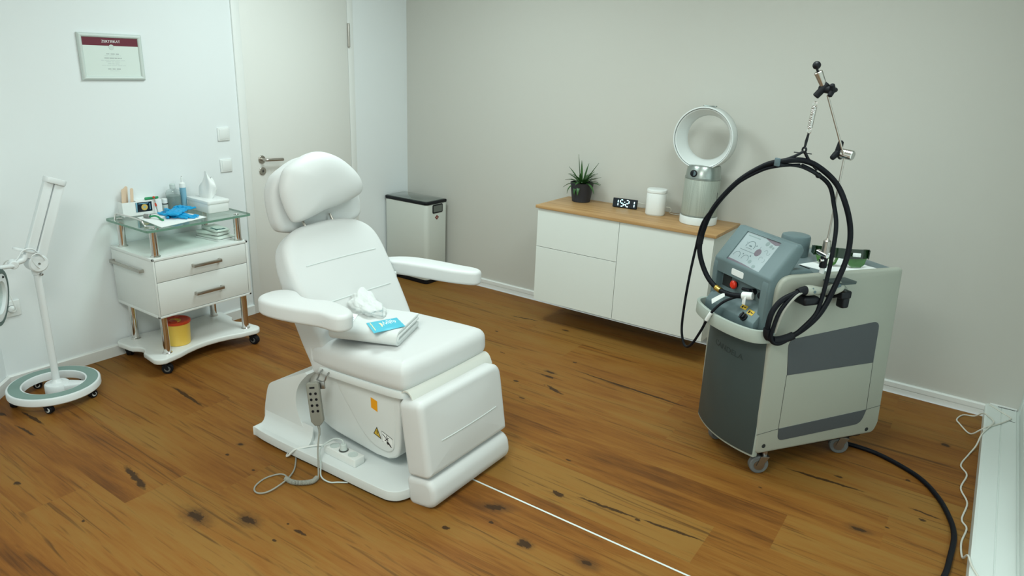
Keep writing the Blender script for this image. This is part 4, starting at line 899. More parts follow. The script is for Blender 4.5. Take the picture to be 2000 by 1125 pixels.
bm = new(); tube(bm, spline([(2.07, -0.070, OZ + 0.035), (2.075, -0.045, OZ + 0.036), (2.12, -0.03, OZ + 0.034), (2.20, -0.022, OZ + 0.030), (2.28, -0.02, OZ + 0.026)], 6), 0.0022, 8); obj('clock_cable', bm, 'cord_white', ck)

# speaker
sp = thing('smart_speaker', 'small white loudspeaker between the clock and the round fan', 'speaker', (2.262, -0.135, OZ), math.radians(14))
SM = W(sp)
bm = new(); prism(bm, rr(0.122, 0.118, 0.045, 8), 0.006, 0.140, SM, 0.002, 2, 0.9); obj('grille', bm, 'plastic_white', sp)
bm = new(); prism(bm, rr(0.124, 0.120, 0.046, 8), 0.1405, 0.163, SM, 0.004, 3, 0.9); obj('top_cap', bm, 'plastic_white', sp)
bm = new(); prism(bm, rr(0.116, 0.112, 0.043, 8), 0.0, 0.006, SM, 0.001, 2, 0.9); obj('foot', bm, 'flap', sp)
bm = new(); tube(bm, spline([(2.300, -0.095, OZ + 0.045), (2.335, -0.085, OZ + 0.047), (2.345, -0.080, OZ + 0.030), (2.335, -0.075, OZ + 0.012), (2.35, -0.06, OZ + 0.004), (2.42, -0.05, OZ + 0.003), (2.52, -0.045, OZ + 0.003)], 6), 0.0025, 8); obj('speaker_cable', bm, 'cord_white', sp)

# bladeless fan
fn = thing('bladeless_fan', 'white bladeless ring fan with a silver perforated foot on the oak top', 'fan', (2.560, -0.175, OZ))
FB = Matrix.Translation((2.560, -0.175, OZ))
bm = new(); lathe(bm, [(0.108, 0.0), (0.111, 0.003), (0.112, 0.044), (0.110, 0.048), (0.104, 0.048)], 56, FB); obj('fan_base', bm, 'fan_white', fn)
bm = new(); lathe(bm, [(0.106, 0.048), (0.107, 0.052), (0.105, 0.276), (0.103, 0.280)], 56, FB); sl = obj('sleeve', bm, 'fanmesh', fn)
bm = new(); lathe(bm, [(0.1066, 0.050), (0.1085, 0.052), (0.1085, 0.057), (0.1066, 0.059)], 56, FB, False, False); lathe(bm, [(0.1050, 0.270), (0.1070, 0.272), (0.1070, 0.279), (0.1045, 0.281)], 56, FB, False, False); obj('sleeve_rim', bm, 'fan_silver', sl)
bm = new(); lathe(bm, [(0.104, 0.280), (0.1035, 0.284), (0.096, 0.345), (0.090, 0.352), (0.0001, 0.352)], 56, FB, True, False); nk = obj('neck', bm, 'fan_silver', fn)
DM = fr((2.536, -0.175 - 0.1012, OZ + 0.308), (1, 0, 0), (0, 0.12, 1))
bm = new(); lathe(bm, [(0.021, -0.006), (0.021, 0.002), (0.019, 0.003), (0.0001, 0.003)], 28, DM, True, False); dd = obj('display', bm, 'black', nk)
bm = new(); prism(bm, [(0.014 * math.cos(a), 0.014 * math.sin(a)) for a in [(-PI / 2 + PI * k / 10) for k in range(11)]], 0.003, 0.0036, DM); obj('display_glow', bm, 'clip', dd, smooth=False)
bm = new(); prism(bm, rr(0.012, 0.052, 0.005, 4), 0.0, 0.004, fr((2.560 + 0.105, -0.175 - 0.012, OZ + 0.175), (0.1, -1, 0), (0, 0, 1))); obj('release_button', bm, 'black', sl)
# ring: outer barrel, front lip, inner cone
RZ = OZ + 0.508
RMX = fr((2.548, -0.190, RZ), (1, 0, 0), (0, 0, 1))   # local z points to the room (-y)
prof = [(0.176, -0.048), (0.182, -0.030), (0.182, 0.030), (0.1805, 0.044), (0.177, 0.0475), (0.1735, 0.047), (0.172, 0.040), (0.164, 0.036), (0.150, 0.010), (0.136, -0.025), (0.128, -0.052), (0.130, -0.060), (0.150, -0.060), (0.168, -0.056), (0.176, -0.048)]
bm = new(); lathe(bm, prof, 80, RMX, False, False); rg = obj('loop', bm, 'fan_white', fn)
bm = new(); lathe(bm, [(0.1722, 0.0405), (0.1702, 0.0405), (0.1702, 0.0385), (0.1722, 0.0385)], 80, RMX, False, False); obj('air_slot', bm, 'groove', rg)
bm = new(); lathe(bm, [(0.1824, -0.031), (0.1824, -0.029)], 80, RMX, False, False); obj('rear_joint', bm, 'fan_silver', rg)
bm = new(); prism(bm, rr(0.080, 0.026, 0.010, 5), 0.0, 0.006, fr((2.556, -0.190, RZ + 0.181), (1, 0, 0), (0, 1, 0)), 0.002, 2); rc = obj('fan_remote', bm, 'fan_silver'); tag(rc, 'thin silver remote control lying on top of the ring fan', 'remote control')

# ------------------------------------------------------------------ treatment chair
YC = -2.19
ch = thing('treatment_chair', 'white upholstered electric treatment chair with armrests on a plastic base', 'treatment chair', (1.85, YC, 0))
# base plate
bm = new()
outl = [(p.x, p.y) for p in spline([(1.395, -2.52, 0), (1.42, -2.555, 0), (1.60, -2.562, 0), (1.85, -2.556, 0), (2.18, -2.548, 0), (2.262, -2.535, 0), (2.300, -2.49, 0), (2.312, -2.40, 0), (2.315, YC, 0), (2.312, -1.98, 0), (2.300, -1.89, 0), (2.262, -1.845, 0), (2.18, -1.832, 0), (1.85, -1.824, 0), (1.60, -1.818, 0), (1.42, -1.825, 0), (1.395, -1.86, 0), (1.392, YC, 0)], 6, True)]
prism(bm, outl, 0.014, 0.058, None, 0.010, 3, 0.8); bp_ = obj('base_plate', bm, 'shell', ch)
bm = new(); prism(bm, [((x - 1.85) * 0.965 + 1.85, (y - YC) * 0.965 + YC) for x, y in outl], 0.0, 0.0145, None); obj('base_foot', bm, 'black', bp_)
XZ = lambda y: fr((0, y, 0), (1, 0, 0), (0, 0, 1))    # x right, y up, z towards -y
# rear shroud
prof = spline([(1.398, 0.055, 0), (1.402, 0.12, 0), (1.422, 0.20, 0), (1.446, 0.262, 0), (1.487, 0.293, 0), (1.555, 0.325, 0), (1.63, 0.362, 0), (1.71, 0.402, 0)], 4) + spline([(1.725, 0.397, 0), (1.668, 0.335, 0), (1.640, 0.275, 0), (1.638, 0.21, 0), (1.660, 0.150, 0), (1.705, 0.095, 0), (1.765, 0.062, 0), (1.79, 0.055, 0)], 4)
bm = new(); prism(bm, [(p.x, p.y) for p in prof], 0, 0.60, XZ(-1.89), 0.018, 4, 0.9)
# flare where the shroud meets the plate
for s in (-1, 1):
    pts = [(0.0, 0.0), (0.060, 0.0), (0.040, 0.006), (0.020, 0.020), (0.008, 0.045), (0.0, 0.09)]
    yb = YC + s * 0.296
    prism(bm, pts, 1.41, 1.74, fr((0, yb, 0.055), (0, s, 0), (0, 0, 1)) @ Matrix.Identity(4) if s > 0 else fr((0, yb, 0.055), (0, -1, 0), (0, 0, 1)) @ Matrix.Scale(-1, 4, (0, 0, 1)))
obj('rear_shroud', bm, 'shell', ch, ang=40)
# tapering column housing under the seat
prof = spline([(1.700, 0.440, 0), (1.680, 0.375, 0), (1.662, 0.30, 0), (1.668, 0.225, 0), (1.705, 0.165, 0), (1.78, 0.122, 0), (1.92, 0.105, 0), (2.06, 0.092, 0)], 4) + spline([(2.13, 0.098, 0), (2.185, 0.130, 0), (2.210, 0.20, 0), (2.220, 0.32, 0), (2.225, 0.440, 0)], 4)
def tapery(bm, z0, z1, k):
    for v in bm.verts:
        t = max(0, min(1, (z1 - v.co.z) / (z1 - z0))); v.co.y = YC + (v.co.y - YC) * (1 - k * t * t)
bm = new(); prism(bm, [(p.x, p.y) for p in prof], 0, 0.496, XZ(YC + 0.248), 0.030, 5, 0.9); tapery(bm, 0.10, 0.42, 0.09); hs = obj('column_housing', bm, 'shell', ch, ang=40)
# raised cheek on the housing side
bm = new(); pr = spline([(1.83, 0.425, 0), (1.86, 0.36, 0), (1.93, 0.27, 0), (2.00, 0.185, 0), (2.07, 0.145, 0), (2.155, 0.148, 0), (2.185, 0.22, 0), (2.195, 0.425, 0)], 5)
prism(bm, [(p.x, p.y) for p in pr], 0.0, 0.010, XZ(YC - 0.238), 0.006, 3, 0.9); tapery(bm, 0.10, 0.42, 0.055); ck_ = obj('housing_cheek', bm, 'shell', hs, ang=40)
def side_y(x, z):
    h = drape(ck_, [(x, -2.7, z)], (0, 1, 0)) or drape(hs, [(x, -2.7, z)], (0, 1, 0)); return h[0].y
def sticker(name, pts, m, lift=0.0006, par=None):
    bm = new(); vs = [bm.verts.new((x, side_y(x, z) - lift, z)) for x, z in pts]; bm.faces.new(vs)
    return obj(name, bm, m, par or ck_, smooth=False, norm=False)
sticker('service_label', [(2.057, 0.328), (2.094, 0.318), (2.094, 0.368), (2.057, 0.376)], 'orange')['label'] = 'orange service label'
wt = sticker('warning_triangle', [(2.062, 0.206), (2.108, 0.192), (2.085, 0.246)], 'black_print')
sticker('triangle_field', [(2.068, 0.2095), (2.102, 0.1985), (2.085, 0.238)], 'amber', 0.0012, wt)
sticker('triangle_mark', [(2.0835, 0.2115), (2.0875, 0.2105), (2.0875, 0.229), (2.0835, 0.2295)], 'black_print', 0.0018, wt)
pk = sticker('pictogram_label', [(2.112, 0.186), (2.172, 0.165), (2.172, 0.218), (2.112, 0.236)], 'black_print')
sticker('pictogram_field', [(2.1135, 0.1885), (2.1705, 0.1685), (2.1705, 0.2165), (2.1135, 0.2335)], 'paper', 0.0012, pk)
for pts in ([(2.116, 0.222), (2.118, 0.225), (2.150, 0.201), (2.147, 0.198)], [(2.128, 0.196), (2.131, 0.194), (2.152, 0.213), (2.149, 0.215)], [(2.140, 0.212), (2.144, 0.211), (2.143, 0.224), (2.139, 0.223)], [(2.140, 0.198), (2.152, 0.193), (2.168, 0.174), (2.160, 0.174), (2.150, 0.184), (2.146, 0.180), (2.138, 0.185)]):
    sticker('pictogram_figure', pts, 'black_print', 0.0018, pk)
# seat
sl_ = math.radians(3.0); SF = fr((2.01, YC, 0.572), (math.cos(sl_), 0, math.sin(sl_)), (0, 1, 0))
seat_o = [(p.x, p.y) for p in spline([(-0.285, -0.25, 0), (-0.270, -0.275, 0), (-0.15, -0.283, 0), (0.08, -0.283, 0), (0.21, -0.278, 0), (0.253, -0.255, 0), (0.262, -0.17, 0), (0.266, 0, 0), (0.262, 0.17, 0), (0.253, 0.255, 0), (0.21, 0.278, 0), (0.08, 0.283, 0), (-0.15, 0.283, 0), (-0.270, 0.275, 0), (-0.285, 0.25, 0), (-0.288, 0, 0)], 6, True)]
bm = new(); pad(bm, seat_o, 0.132, 0.050, 0.010, SF, seg=7); seat = obj('seat', bm, 'leather', ch)
bm = new(); prism(bm, [(x * 0.975, y * 0.975) for x, y in seat_o], -0.150, -0.120, SF, 0.006, 2, 0.9); obj('seat_pan', bm, 'shell', ch)
# backrest: reclining wedge
BP = V((1.885, YC, 0.445)); bt_ = math.radians(31.8); BV = V((-math.sin(bt_), 0, math.cos(bt_)))
BF = fr(BP, (0, 1, 0), BV)                                   # x = along y, y = up the back, z = towards the sitter
bk = [(p.x * 1.035, p.y) for p in spline([(-0.235, 0.02, 0), (-0.262, 0.10, 0), (-0.272, 0.25, 0), (-0.275, 0.42, 0), (-0.268, 0.53, 0), (-0.235, 0.602, 0), (-0.16, 0.648, 0), (-0.06, 0.664, 0), (0.06, 0.664, 0), (0.16, 0.648, 0), (0.235, 0.602, 0), (0.268, 0.53, 0), (0.275, 0.42, 0), (0.272, 0.25, 0), (0.262, 0.10, 0), (0.235, 0.02, 0), (0.0, 0.0, 0)], 6, True)]
bm = new(); pad(bm, bk, 0.14, 0.035, 0.016, BF, back=lambda v: 0.180 - 0.078 * max(0, min(1, v / 0.66)), seg=6); back = obj('backrest', bm, 'leather', ch)
NRM = BF.to_3x3() @ V((0, 0, 1))
def seamline(o, pts, mxf, d, r, name='seam', par=None, m='seam'):
    q = drape(o, [mxf @ V(p) + d * 0.2 for p in pts], -d)
    bm = new(); tube(bm, [p - d * r * 0.25 for p in q], r, 8); return obj(name, bm, m, par or o)
for v, hw in ((0.472, 0.205), (0.292, 0.205)): seamline(back, [(-hw + 2 * hw * i / 24, v, 0) for i in range(25)], BF, NRM, 0.0034)
bm = new(); q = [BF @ V(p) for p in ((0.268, 0.115, -0.040), (0.268, 0.190, -0.038), (0.268, 0.190, -0.052), (0.268, 0.115, -0.056))]
bx(bm, 0.262, 0.2735, 0.115, 0.190, -0.062, -0.040, mx=BF); obj('side_label', bm, 'orange', back, smooth=False)['label'] = 'orange label on the far edge'
# headrest pad, pillow, posts
def hframe(x, z, tilt): return fr((x, YC, z), (0, 1, 0), (-math.sin(tilt), 0, math.cos(tilt)))
HF = hframe(1.487, 0.975, math.radians(5))
ho = [(p.x, p.y) for p in spline([(-0.165, -0.014, 0), (-0.208, 0.018, 0), (-0.224, 0.093, 0), (-0.222, 0.175, 0), (-0.193, 0.231, 0), (-0.14, 0.266, 0), (-0.05, 0.302, 0), (0.06, 0.305, 0), (0.16, 0.275, 0), (0.235, 0.205, 0), (0.270, 0.12, 0), (0.282, 0.04, 0), (0.262, -0.004, 0), (0.18, -0.024, 0), (0, -0.030, 0)], 6, True)]
bm = new(); pad(bm, ho, 0.085, 0.030, 0.008, HF, seg=6); hd = obj('headrest', bm, 'leather', ch)
PF = hframe(1.576, 1.022, math.radians(9))
po = [(p.x, p.y) for p in spline([(-0.189, 0.223, 0), (-0.216, 0.153, 0), (-0.209, 0.082, 0), (-0.186, 0.020, 0), (-0.160, 0.002, 0), (-0.099, 0.010, 0), (-0.002, 0.033, 0), (0.088, 0.045, 0), (0.19, 0.068, 0), (0.232, 0.090, 0), (0.240, 0.130, 0), (0.213, 0.182, 0), (0.149, 0.241, 0), (0.083, 0.277, 0), (0.015, 0.294, 0), (-0.054, 0.288, 0), (-0.134, 0.259, 0)], 6, True)]
bm = new(); dome(bm, po, 0.072, 0.046, PF @ Matrix.Translation((0, 0, -0.046)), 3.0, 0.5, (0.01, 0.150)); obj('head_pillow', bm, 'leather', ch)
bm = new()
for y in (-0.105, 0.055): cyl(bm, (1.500, YC + y, 1.02), (1.540, YC + y, 0.965), 0.006, n=14)
obj('headrest_posts', bm, 'steel', ch)
# armrests
ao = [(1.590, -2.575), (1.590, -2.530), (1.615, -2.488), (1.668, -2.474), (1.725, -2.496), (1.785, -2.502), (1.855, -2.464), (1.933, -2.464), (2.004, -2.480), (2.046, -2.512), (2.052, -2.555), (2.020, -2.587), (1.935, -2.592), (1.832, -2.624), (1.73, -2.646), (1.65, -2.646), (1.605, -2.618)]
arm_pts = [(p.x, p.y) for p in spline([(x, y, 0) for x, y in ao], 5, True)]
AZ = fr((0, 0, 0.766), (1, 0, 0), (0, 1, 0))
tiltA = lambda x, y: -0.020 * (x - 1.60) / 0.5
bm = new(); pad(bm, arm_pts, 0.070, 0.017, 0.004, AZ, seg=6)
a1 = obj('armrest', bm, 'leather', ch)
far = [(p.x, p.y) for p in spline([(1.56, -1.865, 0), (1.60, -1.790, 0), (1.68, -1.737, 0), (1.83, -1.707, 0), (1.93, -1.700, 0), (2.01, -1.686, 0), (2.060, -1.700, 0), (2.076, -1.735, 0), (2.050, -1.770, 0), (1.95, -1.808, 0), (1.83, -1.832, 0), (1.70, -1.862, 0), (1.62, -1.888, 0)], 5, True)]
bm = new(); pad(bm, far, 0.070, 0.017, 0.004, AZ, seg=6)
a2 = obj('armrest', bm, 'leather', ch)
for o, s in ((a1, -1), (a2, 1)):
    bm = new(); y0 = YC + s * 0.26; y1 = YC + s * 0.31; bx(bm, 1.60, 1.68, min(y0, y1), max(y0, y1), 0.675, 0.720, 0.008, 3); obj('bracket', bm, 'shell', o)
# foot part: hanging pad with lower roll, hinge flap
ft = math.radians(9.0); FV = V((-math.sin(ft), 0, math.cos(ft)))
FF = fr((2.438, YC - 0.022, 0.004), (0, 1, 0), FV)
lo = rr(0.535, 0.322, [0.055, 0.030, 0.018, 0.018], 6, 0.0, 0.298)
bm = new(); pad(bm, lo, 0.125, 0.026, 0.010, FF, seg=6); lg_ = obj('leg_rest', bm, 'leather', ch)
lw = rr(0.528, 0.128, [0.020, 0.020, 0.055, 0.040], 6, 0.0, 0.064)
bm = new(); FS = fr(FF @ V((0, 0, 0)), FF.to_3x3() @ V((0, 0, 1)), FF.to_3x3() @ V((0, 1, 0)))
prism(bm, rr(0.150, 0.132, [0.052, 0.03, 0.03, 0.055], 8, -0.065, 0.066), -0.264, 0.264, FS, 0.026, 5, 0.9); obj('foot_roll', bm, 'leather', ch)
FN = FF.to_3x3() @ V((0, 0, 1))
seamline(lg_, [(-0.175 + 0.37 * i / 20, 0.272, 0) for i in range(21)], FF, FN, 0.0032)
bm = new(); pts = spline([(2.235, 0.452, 0), (2.258, 0.470, 0), (2.278, 0.474, 0), (2.296, 0.462, 0), (2.312, 0.430, 0)], 5)
prism(bm, shell_of([(p.x, p.y) for p in pts], 0.006), 0, 0.515, XZ(YC + 0.250)); obj('hinge_flap', bm, 'flap', ch)
bm = new(); bx(bm, 2.20, 2.30, YC - 0.2, YC + 0.2, 0.37, 0.43, 0.01); obj('leg_hinge', bm, 'shell', ch)
# hook for the handset
bm = new(); hy = -2.478
for x in (1.795, 1.838): tube(bm, spline([(x, hy + 0.03, 0.437), (x, hy, 0.425), (x - 0.004, hy - 0.006, 0.405), (x - 0.010, hy - 0.012, 0.392)], 5), 0.0035, 8)
tube(bm, [(1.785, hy - 0.012, 0.392), (1.828, hy - 0.012, 0.392)], 0.0035, 8); obj('handset_hook', bm, 'darksteel', ch)

# handset hanging on the hook, with coiled cord
hs_ = thing('chair_handset', 'grey push button handset hanging on a hook under the chair seat', 'remote control', (1.82, -2.515, 0.21))
RF = fr((1.803, -2.508, 0.305), (0.94, 0.0, -0.0), (-0.36, -0.06, 1))
RF = fr((1.818, -2.530, 0.302), (0.80, 0.52, 0.12), (-0.30, -0.05, 0.95))     # x across, y up, z out of the face
bm = new(); prism(bm, [(-0.027, 0.092), (-0.019, 0.098), (0.022, 0.098), (0.028, 0.090), (0.028, -0.075), (0.012, -0.095), (-0.012, -0.095), (-0.027, -0.075)], -0.011, 0.011, RF, 0.004, 3, 0.6); hb = obj('handset_body', bm, 'remote', hs_)
bm = new()
for i in range(4):
    for s in (-1, 1): cyl(bm, RF @ V((s * 0.011, 0.050 - 0.026 * i, 0.0105)), RF @ V((s * 0.011, 0.050 - 0.026 * i, 0.0125)), 0.0058, n=14)
bx(bm, -0.012, 0.010, 0.073, 0.080, 0.0105, 0.0118, mx=RF); obj('buttons', bm, 'black', hb)
bm = new(); bx(bm, 0.020, 0.046, 0.060, 0.092, -0.024, -0.012, 0.003, mx=RF); obj('hanger_clip', bm, 'darksteel', hb)
bm = new(); q0 = RF @ V((0, -0.095, 0))
tube(bm, [q0, q0.lerp(V((1.858, -2.545, 0.185)), 0.5), V((1.860, -2.55, 0.175))], [0.0065, 0.005, 0.0035], 10); obj('strain_relief', bm, 'remote', hb)
cordp = spline([(1.856, -2.548, 0.185), (1.868, -2.570, 0.12), (1.890, -2.590, 0.06), (1.905, -2.605, 0.020), (1.900, -2.610, 0.012)], 8)
bm = new(); tube(bm, cordp, 0.0034, 8)
# helix along the floor
cl = spline([(1.900, -2.610, 0.014), (1.905, -2.635, 0.0125), (1.885, -2.665, 0.0125), (1.845, -2.690, 0.0125), (1.800, -2.690, 0.0125)], 10)
hel = []; turns = 34; Lc = len(cl) - 1
for i in range(turns * 9 + 1):
    t = i / (turns * 9) * Lc; k = min(int(t), Lc - 1); p = cl[k].lerp(cl[k + 1], t - k); dd_ = (cl[k + 1] - cl[k]).normalized(); sd_ = V((-dd_.y, dd_.x, 0)); a = 2 * PI * i / 9
    hel.append(p + sd_ * 0.0085 * math.cos(a) + V((0, 0, 1)) * 0.0085 * math.sin(a))
tube(bm, hel, 0.0026, 6)
loop = spline([(1.800, -2.690, 0.010), (1.775, -2.672, 0.006), (1.742, -2.680, 0.004), (1.722, -2.732, 0.004), (1.735, -2.790, 0.004), (1.765, -2.818, 0.004), (1.800, -2.815, 0.006), (1.822, -2.780, 0.011), (1.812, -2.70, 0.012), (1.775, -2.63, 0.008), (1.720, -2.575, 0.004), (1.690, -2.55, 0.004), (1.66, -2.53, 0.006)], 8)
tube(bm, loop, 0.0034, 8); obj('coiled_cord', bm, 'cord_grey', hs_)

# power strip on the base plate with a plug in it
ps = thing('power_strip', 'white three socket power strip lying on the chair base plate', 'power strip', (1.92, -2.475, 0.058), math.radians(0))
PSF = fr((1.925, -2.478, 0.0585), (1, -0.015, 0), (0.015, 1, 0))
bm = new(); prism(bm, rr(0.200, 0.058, 0.006, 3), 0.0, 0.036, PSF, 0.004, 2, 0.9); pb_ = obj('strip_body', bm, 'lacquer', ps)
for k in (-1, 0, 1):
    bm = new(); lathe(bm, [(0.0215, 0.0362), (0.0215, 0.0372), (0.0185, 0.0372), (0.0180, 0.0364), (0.0001, 0.0364)], 28, PSF @ Matrix.Translation((k * 0.058, 0, 0)), True, False); obj('socket_well', bm, 'mid_print' if k else 'darksteel', pb_)
pg = thing('mains_plug', 'grey plug in the middle socket of the power strip on the chair base', 'plug', tuple(PSF @ V((0, 0, 0.037))))
bm = new(); q = PSF @ V((0, 0, 0.0375)); cyl(bm, q, q + V((0, 0, 0.030)), 0.0165, 0.013, 20, 0.003); obj('plug_body', bm, 'mid_print', pg)
bm = new(); q = q + V((0, 0, 0.025)); tube(bm, spline([q, q + V((-0.01, 0.0, 0.020)), q + V((-0.055, -0.012, 0.012)), q + V((-0.080, -0.060, -0.022)), (1.882, -2.570, 0.052), (1.905, -2.590, 0.012), (1.955, -2.590, 0.005), (1.985, -2.568, 0.005), (2.02, -2.545, 0.006)], 8), 0.0032, 8); obj('plug_cable', bm, 'mid_print', pg)
bm = new(); tube(bm, spline([(1.823, -2.474, 0.074), (1.79, -2.478, 0.070), (1.76, -2.50, 0.066), (1.73, -2.54, 0.0632), (1.70, -2.562, 0.050), (1.672, -2.574, 0.018), (1.655, -2.572, 0.0065), (1.640, -2.555, 0.005)], 8), 0.0045, 8); obj('supply_cable', bm, 'lacquer', ps)

# folded towel on the seat: two folded layers, seen from their open end
tw = thing('folded_towel', 'thick folded white towel lying on the seat of the treatment chair', 'towel', (1.96, -2.30, 0.58))
tw_a = math.radians(22.5); TO = V((2.125, -2.352, 0.5845)); tx_ = V((-math.cos(tw_a), -math.sin(tw_a), 0)); ty_ = V((-math.sin(tw_a), math.cos(tw_a), 0))
TWF = fr(TO, ty_, (0, 0, 1))                     # x to the back, y up, z = tx*?  (extrusion)
def fold(rad, th, d0, d1, zc):
    p = [(d1, zc + rad)]
    for k in range(9):
        a = PI / 2 + PI * k / 8; p.append((d0 + rad * 1.15 * math.cos(a), zc + rad * math.sin(a)))
    p.append((d1, zc - rad)); return shell_of(p, th)
sgn = 1 if TWF.to_3x3().col[2].dot(tx_) > 0 else -1
bm = new()
for rad, th, d0, d1, e in ((0.026, 0.013, 0.034, 0.270, 0.30), (0.0115, 0.0125, 0.026, 0.262, 0.294)):
    t = new(); o_ = fold(rad, th, d0, d1, 0.0335)
    a = [t.verts.new((*p, 0.0 + (0.004 if rad < 0.02 else 0))) for p in o_]; b = [t.verts.new((*p, sgn * e)) for p in o_]; N = len(o_)
    t.faces.new(a); t.faces.new(b[::-1])
    for i in range(N): t.faces.new((a[i], a[(i + 1) % N], b[(i + 1) % N], b[i]))
    bmesh.ops.recalc_face_normals(t, faces=t.faces); bevel_all(t, 0.003, 2, 1.2); merge(bm, t, TWF)
for v in bm.verts:
    loc = v.co - TO; s = loc.dot(tx_); dpt = loc.dot(ty_)
    v.co.z += (0.0025 * math.sin(22 * s + 9 * dpt) + 0.002 * math.sin(41 * dpt + 7 * s)) * min(1, max(0, (v.co.z - 0.590) / 0.03)) + 0.0 - 0.004 * max(0, (0.04 - s) / 0.04) * (v.co.z - 0.5845) / 0.06
obj('towel_cloth', bm, 'towel', tw, ang=50)
# small crumpled cloth on the towel
cc = new(); t = new(); bmesh.ops.create_icosphere(t, subdivisions=5, radius=1)
from mathutils import noise as MN
for v in t.verts:
    p = v.co.copy(); nz = MN.fractal(p * 1.6 + V((3.1, 0, 5)), 0.8, 2.0, 4) * 0.20 + 0.05 * math.sin(9 * p.x + 5 * p.y + 3 * MN.noise(p * 2))
    q = p * (1 + nz); hump = 1.0 + 0.75 * math.exp(-((p.x + 0.55) / 0.45) ** 2)
    v.co = V((q.x * 0.112, q.y * 0.060, max(q.z, -0.45) * 0.040 * hump))
merge(cc, t, Matrix.Translation((1.835, -2.235, 0.667)) @ Matrix.Rotation(math.radians(-13), 4, 'Z'))
tag(obj('crumpled_cloth', cc, 'towel', ang=180), 'small crumpled white cloth lying on the back of the folded towel', 'cloth')
# flat white wipe packet and turquoise sachet
def packet(name, label, cat, quad, z, h, m):
    cx_ = sum(q[0] for q in quad) / 4; cy_ = sum(q[1] for q in quad) / 4
    t = thing(name, label, cat, (cx_, cy_, z))
    bm = new(); Nn = 12; rows = []
    for j in range(Nn + 1):
        row = []
        for i in range(Nn + 1):
            u, v = i / Nn, j / Nn
            p = V((*quad[0], 0)).lerp(V((*quad[1], 0)), u).lerp(V((*quad[3], 0)).lerp(V((*quad[2], 0)), u), v)
            hh = h * (math.sin(PI * u) * math.sin(PI * v)) ** 0.5
            row.append((bm.verts.new((p.x, p.y, z + 0.0008 + hh + 0.0012 * math.sin(20 * u) * math.sin(9 * v))), bm.verts.new((p.x, p.y, z))))
        rows.append(row)
    for j in range(Nn):
        for i in range(Nn):
            a, b, c, d = rows[j][i], rows[j][i + 1], rows[j + 1][i + 1], rows[j + 1][i]
            bm.faces.new((a[0], b[0], c[0], d[0])); bm.faces.new((d[1], c[1], b[1], a[1]))
    for k in range(Nn):
        for (p, q) in ((rows[0][k], rows[0][k + 1]), (rows[Nn][k + 1], rows[Nn][k]), (rows[k + 1][0], rows[k][0]), (rows[k][Nn], rows[k + 1][Nn])): bm.faces.new((p[1], q[1], q[0], p[0]))
    o = obj(name.replace('turquoise_', '') + '_pouch', bm, m, t); return t, o
SQ = [(1.952, -2.352), (2.058, -2.412), (2.100, -2.272), (2.002, -2.222)]
st_, so = packet('turquoise_sachet', 'turquoise blue sachet lying on the folded white towel', 'sachet', SQ, 0.6525, 0.005, 'blue')
def onq(u, v, z=0.70): return V((*SQ[0], z)).lerp(V((*SQ[1], z)), u).lerp(V((*SQ[3], z)).lerp(V((*SQ[2], z)), u), v)
def decal(o, par, name, pts, r, m):
    q = drape(o, [onq(u, v) for u, v in pts], (0, 0, -1))
    bm = new(); tube(bm, q, r, 6)
    for v_ in bm.verts: pass
    return obj(name, bm, m, par)
decal(so, so, 'cream_stripe', [(0.12 + 0.06 * i, 0.09) for i in range(13)], 0.0022, 'cream')
q = drape(so, [onq(u, v) + V((0, 0, 0)) for u, v in ((0.30, 0.315), (0.33, 0.37), (0.45, 0.40), (0.60, 0.385), (0.74, 0.33), (0.60, 0.33), (0.45, 0.33))], (0, 0, -1))
bm = new(); bm.faces.new([bm.verts.new(p + V((0, 0, 0.0006))) for p in q]); obj('cream_leaf', bm, 'cream', so, smooth=False, norm=False)
for pts in ([(0.62, 0.42), (0.25, 0.46), (0.60, 0.52), (0.30, 0.56), (0.62, 0.60)], [(0.15, 0.60), (0.60, 0.66), (0.22, 0.68), (0.58, 0.74)], [(0.2, 0.74), (0.45, 0.78), (0.52, 0.82), (0.42, 0.84), (0.25, 0.80)]):
    decal(so, so, 'script_line', [tuple(V((*pts[i], 0)).lerp(V((*pts[i + 1], 0)), k / 5)[:2]) for i in range(len(pts) - 1) for k in range(5)], 0.0014, 'white_print')
wq = [(1.865, -2.432), (1.915, -2.400), (1.850, -2.300), (1.800, -2.330)]
w_t, wo = packet('wipe_packet', 'small white packet with blue print at the left end of the folded towel', 'packet', wq, 0.6525, 0.010, 'paper')
SQ = wq
for u0, u1, v in ((0.30, 0.9, 0.20), (0.25, 0.95, 0.38), (0.4, 0.9, 0.5)): decal(wo, wo, 'blue_print_line', [(u0 + (u1 - u0) * i / 8, v) for i in range(9)], 0.0022, 'blue_print')

# ------------------------------------------------------------------ laser machine (local frame: x to its right side, y to its back)
mc = thing('laser_machine', 'grey wheeled laser machine with a tilted touch screen and black hoses', 'laser machine', (3.370, -1.420, 0), math.radians(54.35 - 90))
MW = W(mc); YZ = lambda x: fr((x, 0, 0), (0, 1, 0), (0, 0, 1))      # profile plane: x back, y up, z to the right side
def mo(name, bm, m, par=None, **k):
    return obj(name, bm, m, par or mc, world=False, **k)
def boolean(bmA, bmB):
    ms = []
    for b_ in (bmA, bmB):
        bmesh.ops.recalc_face_normals(b_, faces=b_.faces); me = bpy.data.meshes.new('t'); b_.to_mesh(me); b_.free(); ms.append(bpy.data.objects.new('t', me)); C.objects.link(ms[-1])
    md = ms[0].modifiers.new('b', 'BOOLEAN'); md.operation = 'DIFFERENCE'; md.object = ms[1]; md.solver = 'EXACT'
    bpy.context.view_layer.update()
    me = bpy.data.meshes.new_from_object(ms[0].evaluated_get(bpy.context.evaluated_depsgraph_get()))
    out = new(); out.from_mesh(me)
    for o in ms: bpy.data.objects.remove(o)
    return out
